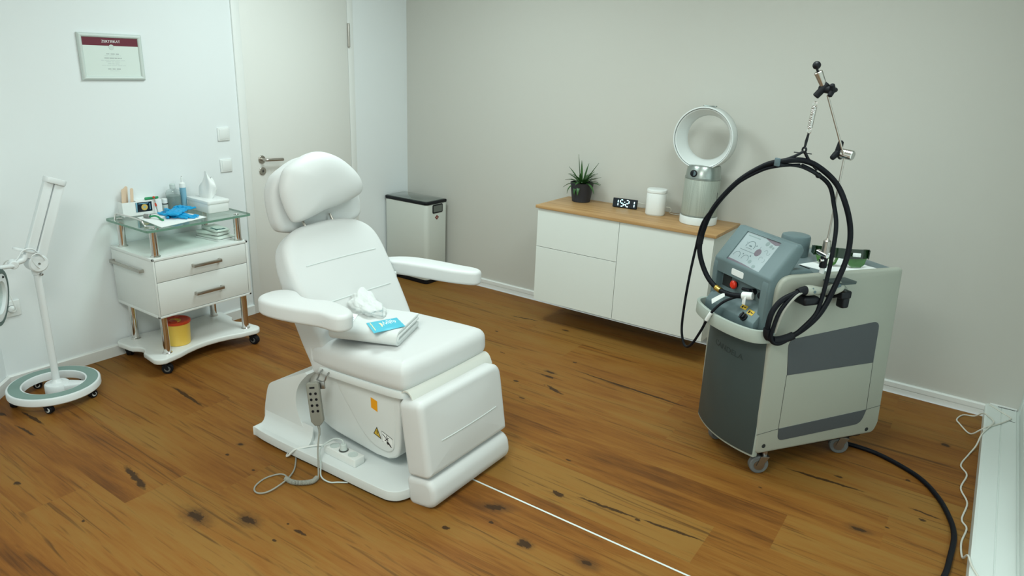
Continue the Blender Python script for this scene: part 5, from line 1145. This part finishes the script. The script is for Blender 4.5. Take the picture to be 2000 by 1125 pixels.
def rounded(pts, rs, n=5):
    """polygon with each corner rounded by its own radius"""
    out = []; N = len(pts)
    for i in range(N):
        p, a, b = V((*pts[i], 0)), V((*pts[i - 1], 0)), V((*pts[(i + 1) % N], 0)); r = rs[i] if isinstance(rs, (list, tuple)) else rs
        if r <= 0: out.append((p.x, p.y)); continue
        u, w = (a - p).normalized(), (b - p).normalized(); an = u.angle(w); t = min(r / math.tan(an / 2), (a - p).length * 0.49, (b - p).length * 0.49)
        q0, q1 = p + u * t, p + w * t
        for k in range(n + 1):
            s = k / n; q = (q0 * (1 - s) ** 2 + p * 2 * s * (1 - s) + q1 * s * s); out.append((q.x, q.y))
    return out
side_prof = rounded([(0.012, 0.112), (0.690, 0.118), (0.708, 0.170), (0.652, 0.934), (-0.012, 0.936), (0.000, 0.30)], [0.03, 0.05, 0.05, 0.022, 0.075, 0.1], 8)
core_prof = rounded([(0.03, 0.125), (0.66, 0.125), (0.68, 0.20), (0.632, 0.926), (0.010, 0.926)], [0.02, 0.04, 0.04, 0.02, 0.06], 6)
bm = new(); prism(bm, core_prof, -0.400, -0.024, YZ(0), 0.004, 2, 0.9); mo('cabinet_core', bm, 'devdeck')
# rounded shoulder in front of and above the covers
shp = rounded([(-0.040, 0.66), (-0.046, 0.955), (0.16, 0.950), (0.20, 0.925), (0.20, 0.66)], [0.0, 0.085, 0.03, 0.01, 0.0], 8)
for x0, x1 in ((-0.064, -0.026), (-0.398, -0.368)):
    bm = new(); prism(bm, shp, x0, x1, YZ(0), 0.006, 3, 0.9); mo('shoulder', bm, 'dev')
for x0, x1, nm in ((-0.030, 0.0, 'side_cover'), (-0.430, -0.396, 'side_cover')):
    bm = new(); prism(bm, side_prof, x0, x1, YZ(0), 0.012, 4, 0.9); s_ = mo(nm, bm, 'devlight')
    if x1 == 0.0: sc_ = s_
# dark inlays, seams and screw holes on the visible side
def flatpoly(pts, h0, h1, x=0.0): bm = new(); prism(bm, pts, h0, h1, YZ(x), 0.0006, 1, 0.9); return bm
mo('vent_panel', flatpoly(rounded([(0.112, 0.486), (0.590, 0.492), (0.577, 0.694), (0.088, 0.652)], [0.002, 0.002, 0.035, 0.035]), -0.001, 0.0022), 'devpanel', sc_)
mo('kick_panel', flatpoly(rounded([(0.122, 0.165), (0.592, 0.182), (0.612, 0.252), (0.117, 0.226)], [0.03, 0.05, 0.002, 0.002]), -0.001, 0.0022), 'devpanel', sc_)
bm = new()
def line2(bm, a, b, w=0.0016, x=0.0004):
    a_, b_ = V((*a, 0)), V((*b, 0)); d = (b_ - a_).normalized(); nn = V((-d.y, d.x, 0)) * w / 2
    prism(bm, [(a_ - nn)[:2], (b_ - nn)[:2], (b_ + nn)[:2], (a_ + nn)[:2]], 0.0, 0.0005, YZ(x))
line2(bm, (0.111, 0.486), (0.117, 0.226)); line2(bm, (0.590, 0.492), (0.611, 0.252)); line2(bm, (0.002, 0.212), (0.117, 0.226)); line2(bm, (0.611, 0.252), (0.700, 0.262)); line2(bm, (0.111, 0.486), (0.59, 0.492), 0.001)
mo('panel_joint', bm, 'groove', sc_, smooth=False)
bm = new()
for y, z in ((0.052, 0.150), (0.640, 0.124 + 0.02)): lathe(bm, [(0.0001, 0.0006), (0.0075, 0.0006), (0.0095, 0.0014), (0.0100, 0.0)], 20, YZ(0) @ Matrix.Translation((y, z, 0)), False, False)
mo('screw_hole', bm, 'groove', sc_)
# bulging front: light frame behind a dark panel
def arc(x0, x1, yb, bulge, n=20): return [(x0 + (x1 - x0) * k / n, yb - bulge * (1 - (2 * k / n - 1) ** 2)) for k in range(n + 1)]
bm = new(); prism(bm, [(-0.426, 0.03)] + arc(-0.428, -0.004, 0.006, 0.048) + [(-0.006, 0.03)], 0.096, 0.672, None, 0.004, 2, 0.9); mo('front_frame', bm, 'devlight2')
bm = new(); t = new()
pp = arc(-0.418, -0.008, -0.002, 0.046)
prism(bm, pp + [(-0.010, 0.02), (-0.416, 0.02)], 0.108, 0.665, None, 0.004, 2, 0.9); fp_ = mo('front_panel', bm, 'devdark')
bm = new()
def front_y(x): k = (x + 0.418) / 0.410; return -0.002 - 0.046 * (1 - (2 * k - 1) ** 2)
cuT = []
o_t = text('CANDELA', 0.036, fr((-0.213, 0.0, 0.535), (1, 0, 0), (0, 0, 1)), 'emboss', 'lettering', None, 0.0012)
for v in o_t.data.vertices:
    v.co.x = -0.213 + (v.co.x + 0.213) * 1.22; v.co.y = front_y(v.co.x) - 0.0008 + (0.0012 if v.co.y > 0 else 0)
o_t.parent = fp_; WM[o_t.name] = MW
# bumper tray
path = [(p.x, p.y) for p in spline([(-0.437, 0.03, 0), (-0.440, -0.02, 0), (-0.428, -0.070, 0), (-0.385, -0.100, 0), (-0.30, -0.122, 0), (-0.213, -0.130, 0), (-0.12, -0.122, 0), (-0.040, -0.098, 0), (-0.004, -0.066, 0), (0.006, -0.02, 0), (0.004, 0.0, 0)], 6)]
bm = new(); prism(bm, shell_of(path, 0.015), 0.652, 0.708, None, 0.005, 2, 0.9); bp2 = mo('bumper_tray', bm, 'devlight2')
bm = new(); prism(bm, [(x * 0.98 - 0.004, y * 0.97) for x, y in path], 0.648, 0.662, None, 0.002, 1, 0.9); mo('tray_floor', bm, 'devdark', bp2)
# console head
hp = rounded([(-0.040, 0.66), (-0.040, 0.918), (0.072, 1.060), (0.100, 1.058), (0.116, 1.030), (0.058, 0.930), (0.058, 0.66)], [0.0, 0.022, 0.014, 0.016, 0.02, 0.03, 0.0], 5)
A_ = new(); prism(A_, hp, -0.402, -0.020, YZ(0), 0.013, 4, 0.8)
B_ = new(); prism(B_, rounded([(-0.2, 0.860), (-0.008, 0.860), (-0.008, 0.785), (-0.06, 0.725), (-0.2, 0.60)], 0.0), -0.366, -0.066, YZ(0))
sd0 = V((0, 0.126, 0.160)).normalized(); sn = V((0, -sd0.z, sd0.y)); SO = V((-0.213, -0.040, 0.918)); SCF = fr(SO, (1, 0, 0), sd0)
head = boolean(A_, B_)
D_ = new(); bx(D_, -0.112, 0.108, 0.012, 0.164, -0.007, 0.05, mx=SCF); head = boolean(head, D_)
hd_ = mo('console_head', head, 'dev', ang=40)
bm = new(); bx(bm, -0.112, 0.108, 0.012, 0.164, -0.0068, -0.0055, mx=SCF); ts = mo('touch_screen', bm, 'lcd', hd_, smooth=False)
zs = -0.0054
def disc(bm, x, y, r, sy=1.0): prism(bm, [(x + r * math.cos(2 * PI * k / 24), y + r * sy * math.sin(2 * PI * k / 24)) for k in range(24)], zs, zs + 0.0004, SCF)
def arcl(bm, x, y, r, a0, a1, w=0.0018):
    pts = [(x + r * math.cos(a0 + (a1 - a0) * k / 20), y + r * math.sin(a0 + (a1 - a0) * k / 20)) for k in range(21)]
    prism(bm, shell_of(pts, w), zs, zs + 0.0004, SCF)
def bar(bm, x0, x1, y0, y1): bx(bm, x0, x1, y0, y1, zs, zs + 0.0004, mx=SCF)
bm = new(); arcl(bm, -0.040, 0.104, 0.026, -0.25, PI + 0.25, 0.0028); bar(bm, -0.060, -0.020, 0.093, 0.0945); bar(bm, -0.048, -0.032, 0.103, 0.109); bar(bm, -0.086, 0.020, 0.079, 0.0806)
arcl(bm, -0.078, 0.044, 0.020, -0.2, PI + 0.2, 0.002); arcl(bm, -0.020, 0.042, 0.020, -0.2, PI + 0.2, 0.002); bar(bm, 0.018, 0.019, 0.09, 0.12); bar(bm, -0.016, 0.02, 0.0, 0.0) if False else None
disc(bm, 0.0, 0.064, 0.0035); disc(bm, -0.072, 0.118, 0.002); disc(bm, -0.006, 0.116, 0.003); disc(bm, -0.046, 0.062, 0.003); mo('screen_gauges', bm, 'lcd_line', ts, smooth=False)
bm = new(); disc(bm, 0.040, 0.142, 0.011); disc(bm, 0.018, 0.040, 0.010, 0.9); disc(bm, 0.066, 0.136, 0.008); disc(bm, 0.082, 0.132, 0.006); disc(bm, 0.055, 0.026, 0.010, 0.8); mo('screen_buttons', bm, 'lcd_soft', ts, smooth=False)
bm = new(); disc(bm, 0.024, 0.090, 0.018); disc(bm, 0.020, 0.084, 0.0); mo('screen_start_button', bm, 'lcd_mauve', ts, smooth=False)
bm = new(); arcl(bm, 0.062, 0.104, 0.010, -0.5, PI, 0.002); arcl(bm, 0.080, 0.102, 0.008, PI, 2.2 * PI, 0.002); arcl(bm, 0.060, 0.070, 0.009, 0.3, PI + 1, 0.002); arcl(bm, 0.078, 0.066, 0.009, -1.5, 1.2, 0.002); bar(bm, -0.094, -0.014, 0.148, 0.153); mo('screen_icons', bm, 'lcd_soft', ts, smooth=False)
bm = new(); prism(bm, [(0.008, 0.164), (0.108, 0.164), (0.108, 0.154), (0.085, 0.146), (0.045, 0.153)], zs + 0.0005, zs + 0.0009, SCF); mo('screen_upper_reflection', bm, 'lcd_mauve', ts, smooth=False)  # reflection along the upper screen edge, painted as a band
bm = new(); prism(bm, [(-0.112, 0.012), (0.108, 0.012), (0.06, 0.0145), (-0.01, 0.020), (-0.08, 0.022), (-0.112, 0.022)], zs + 0.0005, zs + 0.0009, SCF); mo('screen_lower_reflection', bm, 'lcd_mauve', ts, smooth=False)  # painted reflection along the lower screen edge
bm = new(); prism(bm, rr(0.082, 0.028, 0.007, 4, -0.225, 0.886), 0.0, 0.0016, fr((0, -0.0402, 0), (1, 0, 0), (0, 0, 1)), 0.0006, 1); mo('name_plate', bm, 'plastic_white', hd_)
bm = new(); bx(bm, -0.358, -0.298, -0.0095, -0.006, 0.775, 0.856); mo('cavity_dark', bm, 'groove', hd_, smooth=False)  # flat dark plate, its colour stands in for the shade inside a cavity
bm = new(); prism(bm, [(-0.0075, 0.795), (-0.070, 0.722), (-0.072, 0.66), (-0.0075, 0.66)], -0.385, -0.045, YZ(0), 0.004, 2, 0.5); cl_ = mo('control_ledge', bm, 'dev')
bm = new(); lathe(bm, [(0.013, 0.0), (0.013, 0.010)], 20, fr((-0.262, -0.008, 0.822), (1, 0, 0), (0, 0, 1))); es = mo('stop_collar', bm, 'black', hd_)
bm = new(); lathe(bm, [(0.014, 0.010), (0.019, 0.012), (0.019, 0.020), (0.013, 0.025), (0.0001, 0.026)], 28, fr((-0.262, -0.008, 0.822), (1, 0, 0), (0, 0, 1)), True, False); mo('emergency_stop_button', bm, 'redbtn', es)
lf = V((0, -0.0625, -0.073)).normalized(); LF = fr((0, -0.039, 0.7585), (1, 0, 0), (-lf)) 
for nm, x, y, w, h in (('warning_label', -0.150, -0.002, 0.036, 0.020), ('warning_label', -0.098, -0.010, 0.036, 0.022)):
    bm = new(); bx(bm, x - w / 2, x + w / 2, y - h / 2, y + h / 2, 0.0002, 0.0012, mx=LF); wl = mo(nm, bm, 'amber', cl_, smooth=False)
    bm = new(); bx(bm, x - w * 0.36, x - w * 0.12, y - h * 0.3, y + h * 0.25, 0.0012, 0.0016, mx=LF); bx(bm, x + w * 0.02, x + w * 0.38, y - h * 0.1, y + h * 0.1, 0.0012, 0.0016, mx=LF); mo('label_print', bm, 'black_print', wl, smooth=False)
bm = new(); bx(bm, -0.098, -0.074, -0.0105, -0.0082, 0.792, 0.812); mo('warning_label', bm, 'amber', hd_, smooth=False)
bm = new(); lathe(bm, [(0.017, 0.0), (0.017, 0.006), (0.012, 0.008), (0.012, 0.020), (0.0001, 0.021)], 24, LF @ Matrix.Translation((-0.110, -0.042, 0)), True, False); bx(bm, -0.1135, -0.1065, -0.057, -0.027, 0.018, 0.025, mx=LF); mo('key_switch', bm, 'black', cl_)
bm = new(); cyl(bm, (-0.135, -0.006, 0.830), (-0.135, -0.032, 0.832), 0.013, n=20, bev=0.002); cyl(bm, (-0.19, -0.03, 0.826), (-0.135, -0.035, 0.838), 0.007, n=12); cyl(bm, (-0.088, -0.006, 0.828), (-0.088, -0.025, 0.828), 0.014, n=20, bev=0.002); mo('connector_socket', bm, 'black', hd_)
# deck fittings
bm = new(); lathe(bm, [(0.063, 0.924), (0.0635, 1.010), (0.060, 1.019), (0.048, 1.023), (0.0001, 1.024)], 48, Matrix.Translation((-0.318, 0.330, 0)), True, False); mo('deck_cap', bm, 'dev')
bm = new(); bx(bm, -0.160, -0.10, 0.225, 0.232, 0.9255, 0.9285); mo('deck_slot', bm, 'groove', smooth=False)
# hose arm standing on the deck
px, py = -0.015, 0.214
bm = new(); cyl(bm, (px, py, 0.925), (px, py, 0.960), 0.0105, 0.0100, 20); arm = mo('hose_arm', bm, 'plastic_white')
bm = new(); cyl(bm, (px, py, 0.958), (px, py, 1.008), 0.0155, 0.0145, 20, 0.003); mo('arm_collar', bm, 'black', arm)
bm = new(); bx(bm, px - 0.022, px + 0.020, py - 0.014, py + 0.014, 1.006, 1.026, 0.004); cyl(bm, (px - 0.03, py - 0.012, 1.022), (px + 0.028, py - 0.012, 1.014), 0.010, n=16, bev=0.002); cyl(bm, (px + 0.006, py - 0.010, 0.992), (px + 0.006, py - 0.028, 0.992), 0.008, n=14, bev=0.002); mo('arm_joint', bm, 'chrome', arm)
bm = new(); cyl(bm, (px, py, 1.022), (px, py, 1.075), 0.0165, 0.0155, 24, 0.003); cyl(bm, (px, py, 1.074), (px, py, 1.084), 0.009, 0.006, 16); mo('arm_sleeve', bm, 'steel', arm)
bm = new(); cyl(bm, (px, py, 1.07), (px + 0.002, py + 0.006, 1.42), 0.0042, n=12); mo('lower_rod', bm, 'steel', arm)
KX = V((1.0, 0.55, 0)).normalized(); kc = V((px + 0.006, py + 0.016, 1.424))
vr = V((0.93, 0.36, -0.10)).normalized()
bm = new(); cyl(bm, kc - vr * 0.026, kc + vr * 0.022, 0.0195, n=28, bev=0.003); cp_ = mo('elbow_clamp', bm, 'chrome', arm)
bm = new(); c0 = kc - vr * 0.040; u1 = vr.cross(V((0, 0, 1))).normalized(); u2 = vr.cross(u1)
cyl(bm, kc - vr * 0.024, c0 - vr * 0.006, 0.012, n=16, bev=0.002)
for k in range(3):
    a = 2 * PI * k / 3 + 0.5; d = u1 * math.cos(a) + u2 * math.sin(a); tube(bm, [c0, c0 + d * 0.020, c0 + d * 0.042, c0 + d * 0.047], [0.0135, 0.0125, 0.0105, 0.005], 12)
mo('clamp_knob', bm, 'rubber', cp_)
rt_ = V((-0.050, 0.118, 1.645))
bm = new(); cyl(bm, kc - vr * 0.0 + V((0, -0.021, 0.0)), rt_, 0.0042, n=12); mo('upper_rod', bm, 'steel', arm)
bc = V((-0.054, 0.104, 1.668))
bm = new(); cyl(bm, bc + V((-0.014, -0.028, -0.030)), bc + V((0.006, 0.005, 0.02)), 0.013, 0.014, 16, 0.003); cyl(bm, bc - vr * 0.022, bc + vr * 0.026, 0.015, n=18, bev=0.003)
for k in range(3):
    a = 2 * PI * k / 3 + 1.1; d = u1 * math.cos(a) + u2 * math.sin(a); c1 = bc + vr * 0.030; tube(bm, [c1, c1 + d * 0.012, c1 + d * 0.024, c1 + d * 0.028], [0.011, 0.0105, 0.009, 0.004], 12)
tc_ = mo('top_clamp', bm, 'rubber', arm)
bm = new(); cyl(bm, bc + V((-0.004, -0.006, 0.012)), bc + V((-0.014, -0.034, 0.062)), 0.0125, 0.016, 20, 0.002); mo('top_socket', bm, 'steel', tc_)
bm = new(); cyl(bm, bc + V((-0.014, -0.034, 0.060)), bc + V((-0.016, -0.040, 0.072)), 0.0045, n=10); ball(bm, bc + V((-0.017, -0.043, 0.085)), 0.0155, 20); mo('ball_end', bm, 'black', tc_)
# tension spring, strap and sling carrying the hoses
s0 = V((-0.064, 0.078, 1.620)); s1 = V((-0.066, 0.072, 1.498))
bm = new(); dS = (s1 - s0)
for t0, t1 in ((0.0, 0.16), (0.82, 1.0)):
    c = s0.lerp(s1, (t0 + t1) / 2); L = dS.length * (t1 - t0) / 2
    tube(bm, [c + V((0.0075 * math.cos(2 * PI * k / 14), 0.003 * math.cos(2 * PI * k / 14), L * math.sin(2 * PI * k / 14))) for k in range(14)], 0.0014, 6, True)
pts = []
for i in range(44 * 8):
    t = 0.16 + 0.66 * i / (44 * 8); a = 2 * PI * i / 8; c = s0.lerp(s1, t); pts.append(c + V((0.0088 * math.cos(a), 0.0088 * math.sin(a), 0)))
tube(bm, pts, 0.0013, 6); mo('tension_spring', bm, 'chrome', arm)
bm = new(); tube(bm, [(-0.066, 0.072, 1.500), (-0.067, 0.068, 1.470), (-0.068, 0.066, 1.440)], [0.004, 0.0055, 0.004], 8)
tube(bm, [V((-0.068, 0.066, 1.436)) + V((0.008 * math.cos(2 * PI * k / 12), 0.002 * math.cos(2 * PI * k / 12), 0.009 * math.sin(2 * PI * k / 12))) for k in range(12)], 0.004, 8, True)
tube(bm, spline([(-0.070, 0.064, 1.428), (-0.080, 0.036, 1.410), (-0.094, -0.002, 1.392)], 5), 0.0060, 8); tube(bm, spline([(-0.066, 0.068, 1.428), (-0.060, 0.086, 1.400), (-0.052, 0.106, 1.378), (-0.046, 0.126, 1.360)], 5), 0.0060, 8)
tube(bm, [(-0.105, 0.05, 1.422), (-0.045, 0.085, 1.422)], 0.002, 6)
sl0 = spline([(-0.100, -0.030, 1.372), (-0.085, 0.020, 1.374), (-0.068, 0.066, 1.369), (-0.050, 0.112, 1.350), (-0.043, 0.140, 1.335)], 5)
tube(bm, sl0, [0.010] * 3 + [0.0065] * (len(sl0) - 6) + [0.011] * 3, 10); mo('hose_sling', bm, 'black', arm)
bm = new(); bx(bm, -0.112, -0.088, -0.034, -0.022, 1.368, 1.400, 0.003); mo('sling_clip', bm, 'clip', arm)
# hoses
A = [(-0.116, -0.040, 0.818), (-0.195, -0.076, 0.800), (-0.290, -0.084, 0.800), (-0.360, -0.101, 0.845), (-0.405, -0.120, 0.941), (-0.402, -0.117, 1.037), (-0.359, -0.107, 1.152), (-0.263, -0.079, 1.277), (-0.167, -0.039, 1.357), (-0.096, -0.010, 1.387), (-0.068, 0.066, 1.394), (-0.044, 0.131, 1.370), (-0.012, 0.201, 1.310), (0.036, 0.222, 1.232), (0.059, 0.247, 1.133), (0.077, 0.238, 1.031), (0.082, 0.205, 0.927), (0.084, 0.162, 0.822), (0.076, 0.118, 0.756), (0.053, 0.059, 0.697), (0.034, -0.008, 0.674), (0.026, -0.050, 0.694), (0.030, -0.058, 0.751), (0.032, -0.047, 0.807), (0.036, -0.010, 0.852), (0.044, 0.057, 0.882)]
bm = new(); tube(bm, spline(A, 8), 0.0112, 12); h1 = mo('main_hose', bm, 'hose')
Bp = [(-0.068, 0.066, 1.374), (-0.052, 0.118, 1.350), (-0.030, 0.185, 1.300), (-0.006, 0.205, 1.222), (0.032, 0.197, 1.148), (0.055, 0.181, 1.05), (0.066, 0.167, 0.936), (0.074, 0.148, 0.842), (0.078, 0.128, 0.789), (0.068, 0.084, 0.732), (0.056, 0.045, 0.690), (0.046, -0.005, 0.663), (0.044, -0.044, 0.684), (0.046, -0.044, 0.74), (0.046, -0.020, 0.815), (0.048, 0.030, 0.868), (0.050, 0.068, 0.884)]
bm = new(); tube(bm, spline(Bp, 8), 0.0085, 12); mo('second_hose', bm, 'hose')
Cp = [(-0.072, 0.060, 1.376), (-0.100, -0.012, 1.368), (-0.170, -0.046, 1.338), (-0.268, -0.086, 1.262), (-0.362, -0.115, 1.140), (-0.412, -0.122, 1.06), (-0.426, -0.128, 0.951), (-0.430, -0.140, 0.817), (-0.434, -0.146, 0.666), (-0.424, -0.150, 0.553), (-0.384, -0.152, 0.496), (-0.328, -0.158, 0.522), (-0.276, -0.152, 0.612), (-0.236, -0.146, 0.702), (-0.211, -0.110, 0.762), (-0.177, -0.068, 0.796), (-0.128, -0.036, 0.812)]
bm = new(); tube(bm, spline(Cp, 8), 0.0060, 10); mo('thin_hose', bm, 'hose')
bm = new(); g = spline([(0.056, 0.075, 0.888), (0.060, 0.030, 0.868), (0.058, -0.012, 0.815), (0.056, -0.030, 0.760), (0.050, -0.034, 0.715)], 6); tube(bm, g, 0.0048, 8); mo('grey_lead', bm, 'cord_grey')
def sleeve(name, path, r, m): bm = new(); tube(bm, path, r, 14); return mo(name, bm, m, h1)
Asp = spline(A, 8)
sleeve('brass_sleeve', Asp[14:18], 0.0135, 'brass'); sleeve('strain_sleeve', Asp[35:39], 0.0128, 'rubber'); sleeve('hose_wrap', Asp[152:163], 0.0165, 'rubber'); sleeve('hose_wrap', Asp[166:174], 0.0150, 'rubber')
bm = new(); cyl(bm, (-0.152, -0.058, 0.811), (-0.112, -0.036, 0.819), 0.0165, n=22, bev=0.002); cf = mo('white_plug', bm, 'plastic_white', h1)
bm = new(); bx(bm, -0.142, -0.122, -0.064, -0.061, 0.778, 0.812, 0.001); mo('plug_tag', bm, 'plastic_white', cf)
bm = new(); prism(bm, [(0, -0.011), (0.085, -0.013), (0.085, 0.011), (0, 0.009)], -0.0006, 0.0006, fr((-0.226, -0.092, 0.795), (-0.75, -0.15, -0.62), (-0.55, 0.3, 0.75))); mo('paper_tag', bm, 'paper', h1, smooth=False)
Csp = spline(Cp, 8); bm = new(); tube(bm, Csp[101:106], 0.0085, 12); mo('white_band', bm, 'plastic_white', h1)
# handpiece in its holders on the right side
bm = new(); HPp = spline([(0.048, 0.085, 0.888), (0.050, 0.12, 0.886), (0.050, 0.165, 0.880), (0.050, 0.205, 0.879), (0.050, 0.235, 0.886), (0.052, 0.265, 0.897)], 6)
tube(bm, HPp, [0.0195, 0.021, 0.022, 0.022, 0.0215, 0.021, 0.020, 0.019, 0.0185, 0.018, 0.0175, 0.017, 0.017, 0.017, 0.017, 0.017, 0.0175, 0.018, 0.019, 0.020, 0.021, 0.0225, 0.0235, 0.024, 0.024, 0.024, 0.0235, 0.023, 0.022, 0.020, 0.018], 20); hpc = mo('handpiece', bm, 'devlight', ang=60)
bm = new(); tube(bm, [(0.046, 0.050, 0.882), (0.047, 0.068, 0.886), (0.048, 0.090, 0.888)], [0.0145, 0.0175, 0.0185], 16); mo('handpiece_neck', bm, 'rubber', hpc)
bm = new(); cyl(bm, (0.0705, 0.112, 0.886), (0.0725, 0.112, 0.886), 0.006, n=16); cyl(bm, (0.066, 0.105, 0.899), (0.068, 0.105, 0.901), 0.003, n=12); tube(bm, [(0.066, 0.222, 0.900), (0.067, 0.24, 0.906)], 0.008, 12); mo('handpiece_button', bm, 'clip', hpc)
bm = new(); cyl(bm, (0.052, 0.262, 0.890), (0.052, 0.285, 0.872), 0.018, 0.016, 18, 0.002); mo('handpiece_tip', bm, 'clear', hpc)
bm = new(); bx(bm, -0.001, 0.072, 0.070, 0.150, 0.826, 0.862, 0.012, 3); bx(bm, -0.001, 0.030, 0.075, 0.150, 0.856, 0.880, 0.006); mo('handpiece_holder', bm, 'black', sc_)
bm = new(); bx(bm, -0.001, 0.066, 0.262, 0.318, 0.838, 0.872, 0.008, 3); bx(bm, 0.020, 0.062, 0.280, 0.318, 0.795, 0.845, 0.010, 3); bx(bm, -0.001, 0.02, 0.24, 0.30, 0.83, 0.85, 0.005); mo('handpiece_holder', bm, 'black', sc_)
bm = new(); prism(bm, [(-0.001, 0.215), (0.030, 0.205), (0.072, 0.235), (0.076, 0.315), (0.060, 0.335), (-0.001, 0.330)], 0.906, 0.913, None, 0.002, 2); mo('holder_shelf', bm, 'devdark', sc_)
# casters
MC = lambda x, y, rz, r=0.043: caster(mc_w, *(MW @ V((x, y, 0)))[:2], r, 0.030, rz, 0.115, 'wheel_grey', 'darksteel', 'darksteel')
mc_w = mc
MC(-0.020, 0.085, math.radians(215)); MC(-0.050, 0.575, math.radians(200)); MC(-0.335, 0.085, math.radians(235)); MC(-0.36, 0.575, math.radians(225))
bm = new(); prism(bm, [(-0.39, 0.04), (-0.025, 0.04), (-0.025, 0.64), (-0.39, 0.64)], 0.098, 0.128, None, 0.004, 2); mo('chassis', bm, 'black')

# paper and goggles on the deck
def mw(p): return MW @ V(p)
bm = new(); prism(bm, [tuple((mw((x, y, 0)))[:2]) for x, y in ((-0.170, 0.228), (-0.022, 0.285), (-0.040, 0.540), (-0.215, 0.500))], 0.9264, 0.9276); tag(obj('cover_sheet', bm, 'paper', smooth=False), 'white paper sheet on top of the grey laser machine under the green goggles', 'paper sheet')
gg = thing('safety_goggles', 'dark green laser safety goggles lying on the white sheet on the laser machine', 'safety goggles', tuple(mw((-0.08, 0.40, 0.928))), math.radians(54.35 - 90))
GM = MW @ Matrix.Translation((-0.080, 0.385, 0.928)) @ Matrix.Rotation(math.radians(58), 4, 'Z') @ Matrix.Scale(1.3, 4)   # x along the lenses
def curved(bm, prof, th, bow, z0=0.0, lean=0.25):
    """plate bowed round the face: prof gives (x, z) outline, strip fan"""
    n = len(prof); f = lambda x: bow * (x / 0.085) ** 2
    a = [bm.verts.new(GM @ V((x, f(x) + z * lean, z0 + z))) for x, z in prof]; b = [bm.verts.new(GM @ V((x, f(x) + z * lean + th, z0 + z))) for x, z in prof]
    bm.faces.new(a); bm.faces.new(b[::-1])
    for i in range(n): bm.faces.new((a[i], a[(i + 1) % n], b[(i + 1) % n], b[i]))
bm = new()
up = [(-0.088 + 0.176 * k / 16, 0.058 + 0.004 * math.cos(PI * (k / 16 - 0.5))) for k in range(17)]
dn = [(0.088 - 0.176 * k / 16, 0.030) for k in range(17)]
for k in range(16): curved(bm, [up[k], up[k + 1], dn[15 - k], dn[16 - k]], 0.004, 0.030)
fg = obj('goggle_frame', bm, 'goggle', gg, ang=60)
bm = new()
for s in (-1, 1):
    lens = [(s * x, z) for x, z in ((0.012, 0.034), (0.020, 0.010), (0.030, 0.002), (0.062, 0.002), (0.074, 0.010), (0.082, 0.034))]
    for k in range(2): pass
    curved(bm, lens if s > 0 else lens[::-1], 0.003, 0.030, 0.0)
obj('goggle_lens', bm, 'goggle2', gg, smooth=False)
for s in (-1, 1):
    bm = new(); L = spline([(s * 0.086, 0.034, 0.046), (s * 0.088, 0.065, 0.044), (s * 0.080, 0.100, 0.036), (s * 0.066, 0.125, 0.020), (s * 0.060, 0.135, 0.010)], 4)
    N = len(L); vs = []
    for i, p in enumerate(L):
        h = 0.018 - 0.012 * i / (N - 1); w = 0.0016
        vs.append([bm.verts.new(GM @ (p + V((dx_, 0, dz_)))) for dx_, dz_ in ((-w, -h), (w, -h), (w, h * 0.7), (-w, h * 0.7))])
    for i in range(N - 1):
        for k in range(4): bm.faces.new((vs[i][k], vs[i][(k + 1) % 4], vs[i + 1][(k + 1) % 4], vs[i + 1][k]))
    bm.faces.new(vs[0]); bm.faces.new(vs[-1]); obj('goggle_temple', bm, 'goggle', gg)
bm = new(); bx(bm, 0.028, 0.052, 0.004 - 0.002, 0.0085, 0.040, 0.052, 0.001, 2, GM); obj('goggle_print', bm, 'white_print', gg)

# ------------------------------------------------------------------ cables on the floor
bm = new(); tube(bm, spline([tuple(mw((-0.12, 0.62, 0.011))), (3.700, -0.833, 0.0105), (3.822, -0.850, 0.0105), (3.982, -0.942, 0.0105), (4.073, -1.069, 0.0105), (4.130, -1.218, 0.0105), (4.153, -1.343, 0.0105), (4.150, -1.499, 0.0105), (4.140, -1.640, 0.0105), (4.10, -1.85, 0.0105), (4.07, -2.05, 0.0105)], 8), 0.0105, 12)
tag(obj('power_cable', bm, 'hose'), 'thick black cable curving over the wooden floor from the laser machine', 'cable')
bm = new(); SZ_ = 0.0735
cp = [(4.224, -0.020, 0.0735), (4.270, -0.075, SZ_), (4.318, -0.132, SZ_), (4.300, -0.190, SZ_), (4.258, -0.270, SZ_), (4.216, -0.335, SZ_), (4.196, -0.345, 0.055), (4.160, -0.320, 0.010), (4.110, -0.215, 0.0038), (4.095, -0.165, 0.0038), (4.120, -0.085, 0.0038), (4.170, -0.075, 0.010), (4.200, -0.130, 0.060), (4.222, -0.195, SZ_ + 0.004), (4.246, -0.258, SZ_ + 0.006), (4.226, -0.34, SZ_ + 0.001), (4.202, -0.425, 0.066), (4.190, -0.470, 0.020), (4.166, -0.559, 0.0038), (4.142, -0.693, 0.0038), (4.170, -0.775, 0.0038), (4.154, -0.918, 0.0038), (4.184, -1.034, 0.0038), (4.172, -1.182, 0.0038), (4.192, -1.243, 0.0038), (4.180, -1.362, 0.0038), (4.188, -1.475, 0.012), (4.198, -1.53, 0.062), (4.212, -1.61, SZ_), (4.240, -1.68, SZ_), (4.275, -1.80, SZ_)]
tube(bm, spline(cp, 7), 0.0036, 8); tag(obj('white_cord', bm, 'cord_white'), 'thin wavy white cord running along the white window sill edge', 'cord')
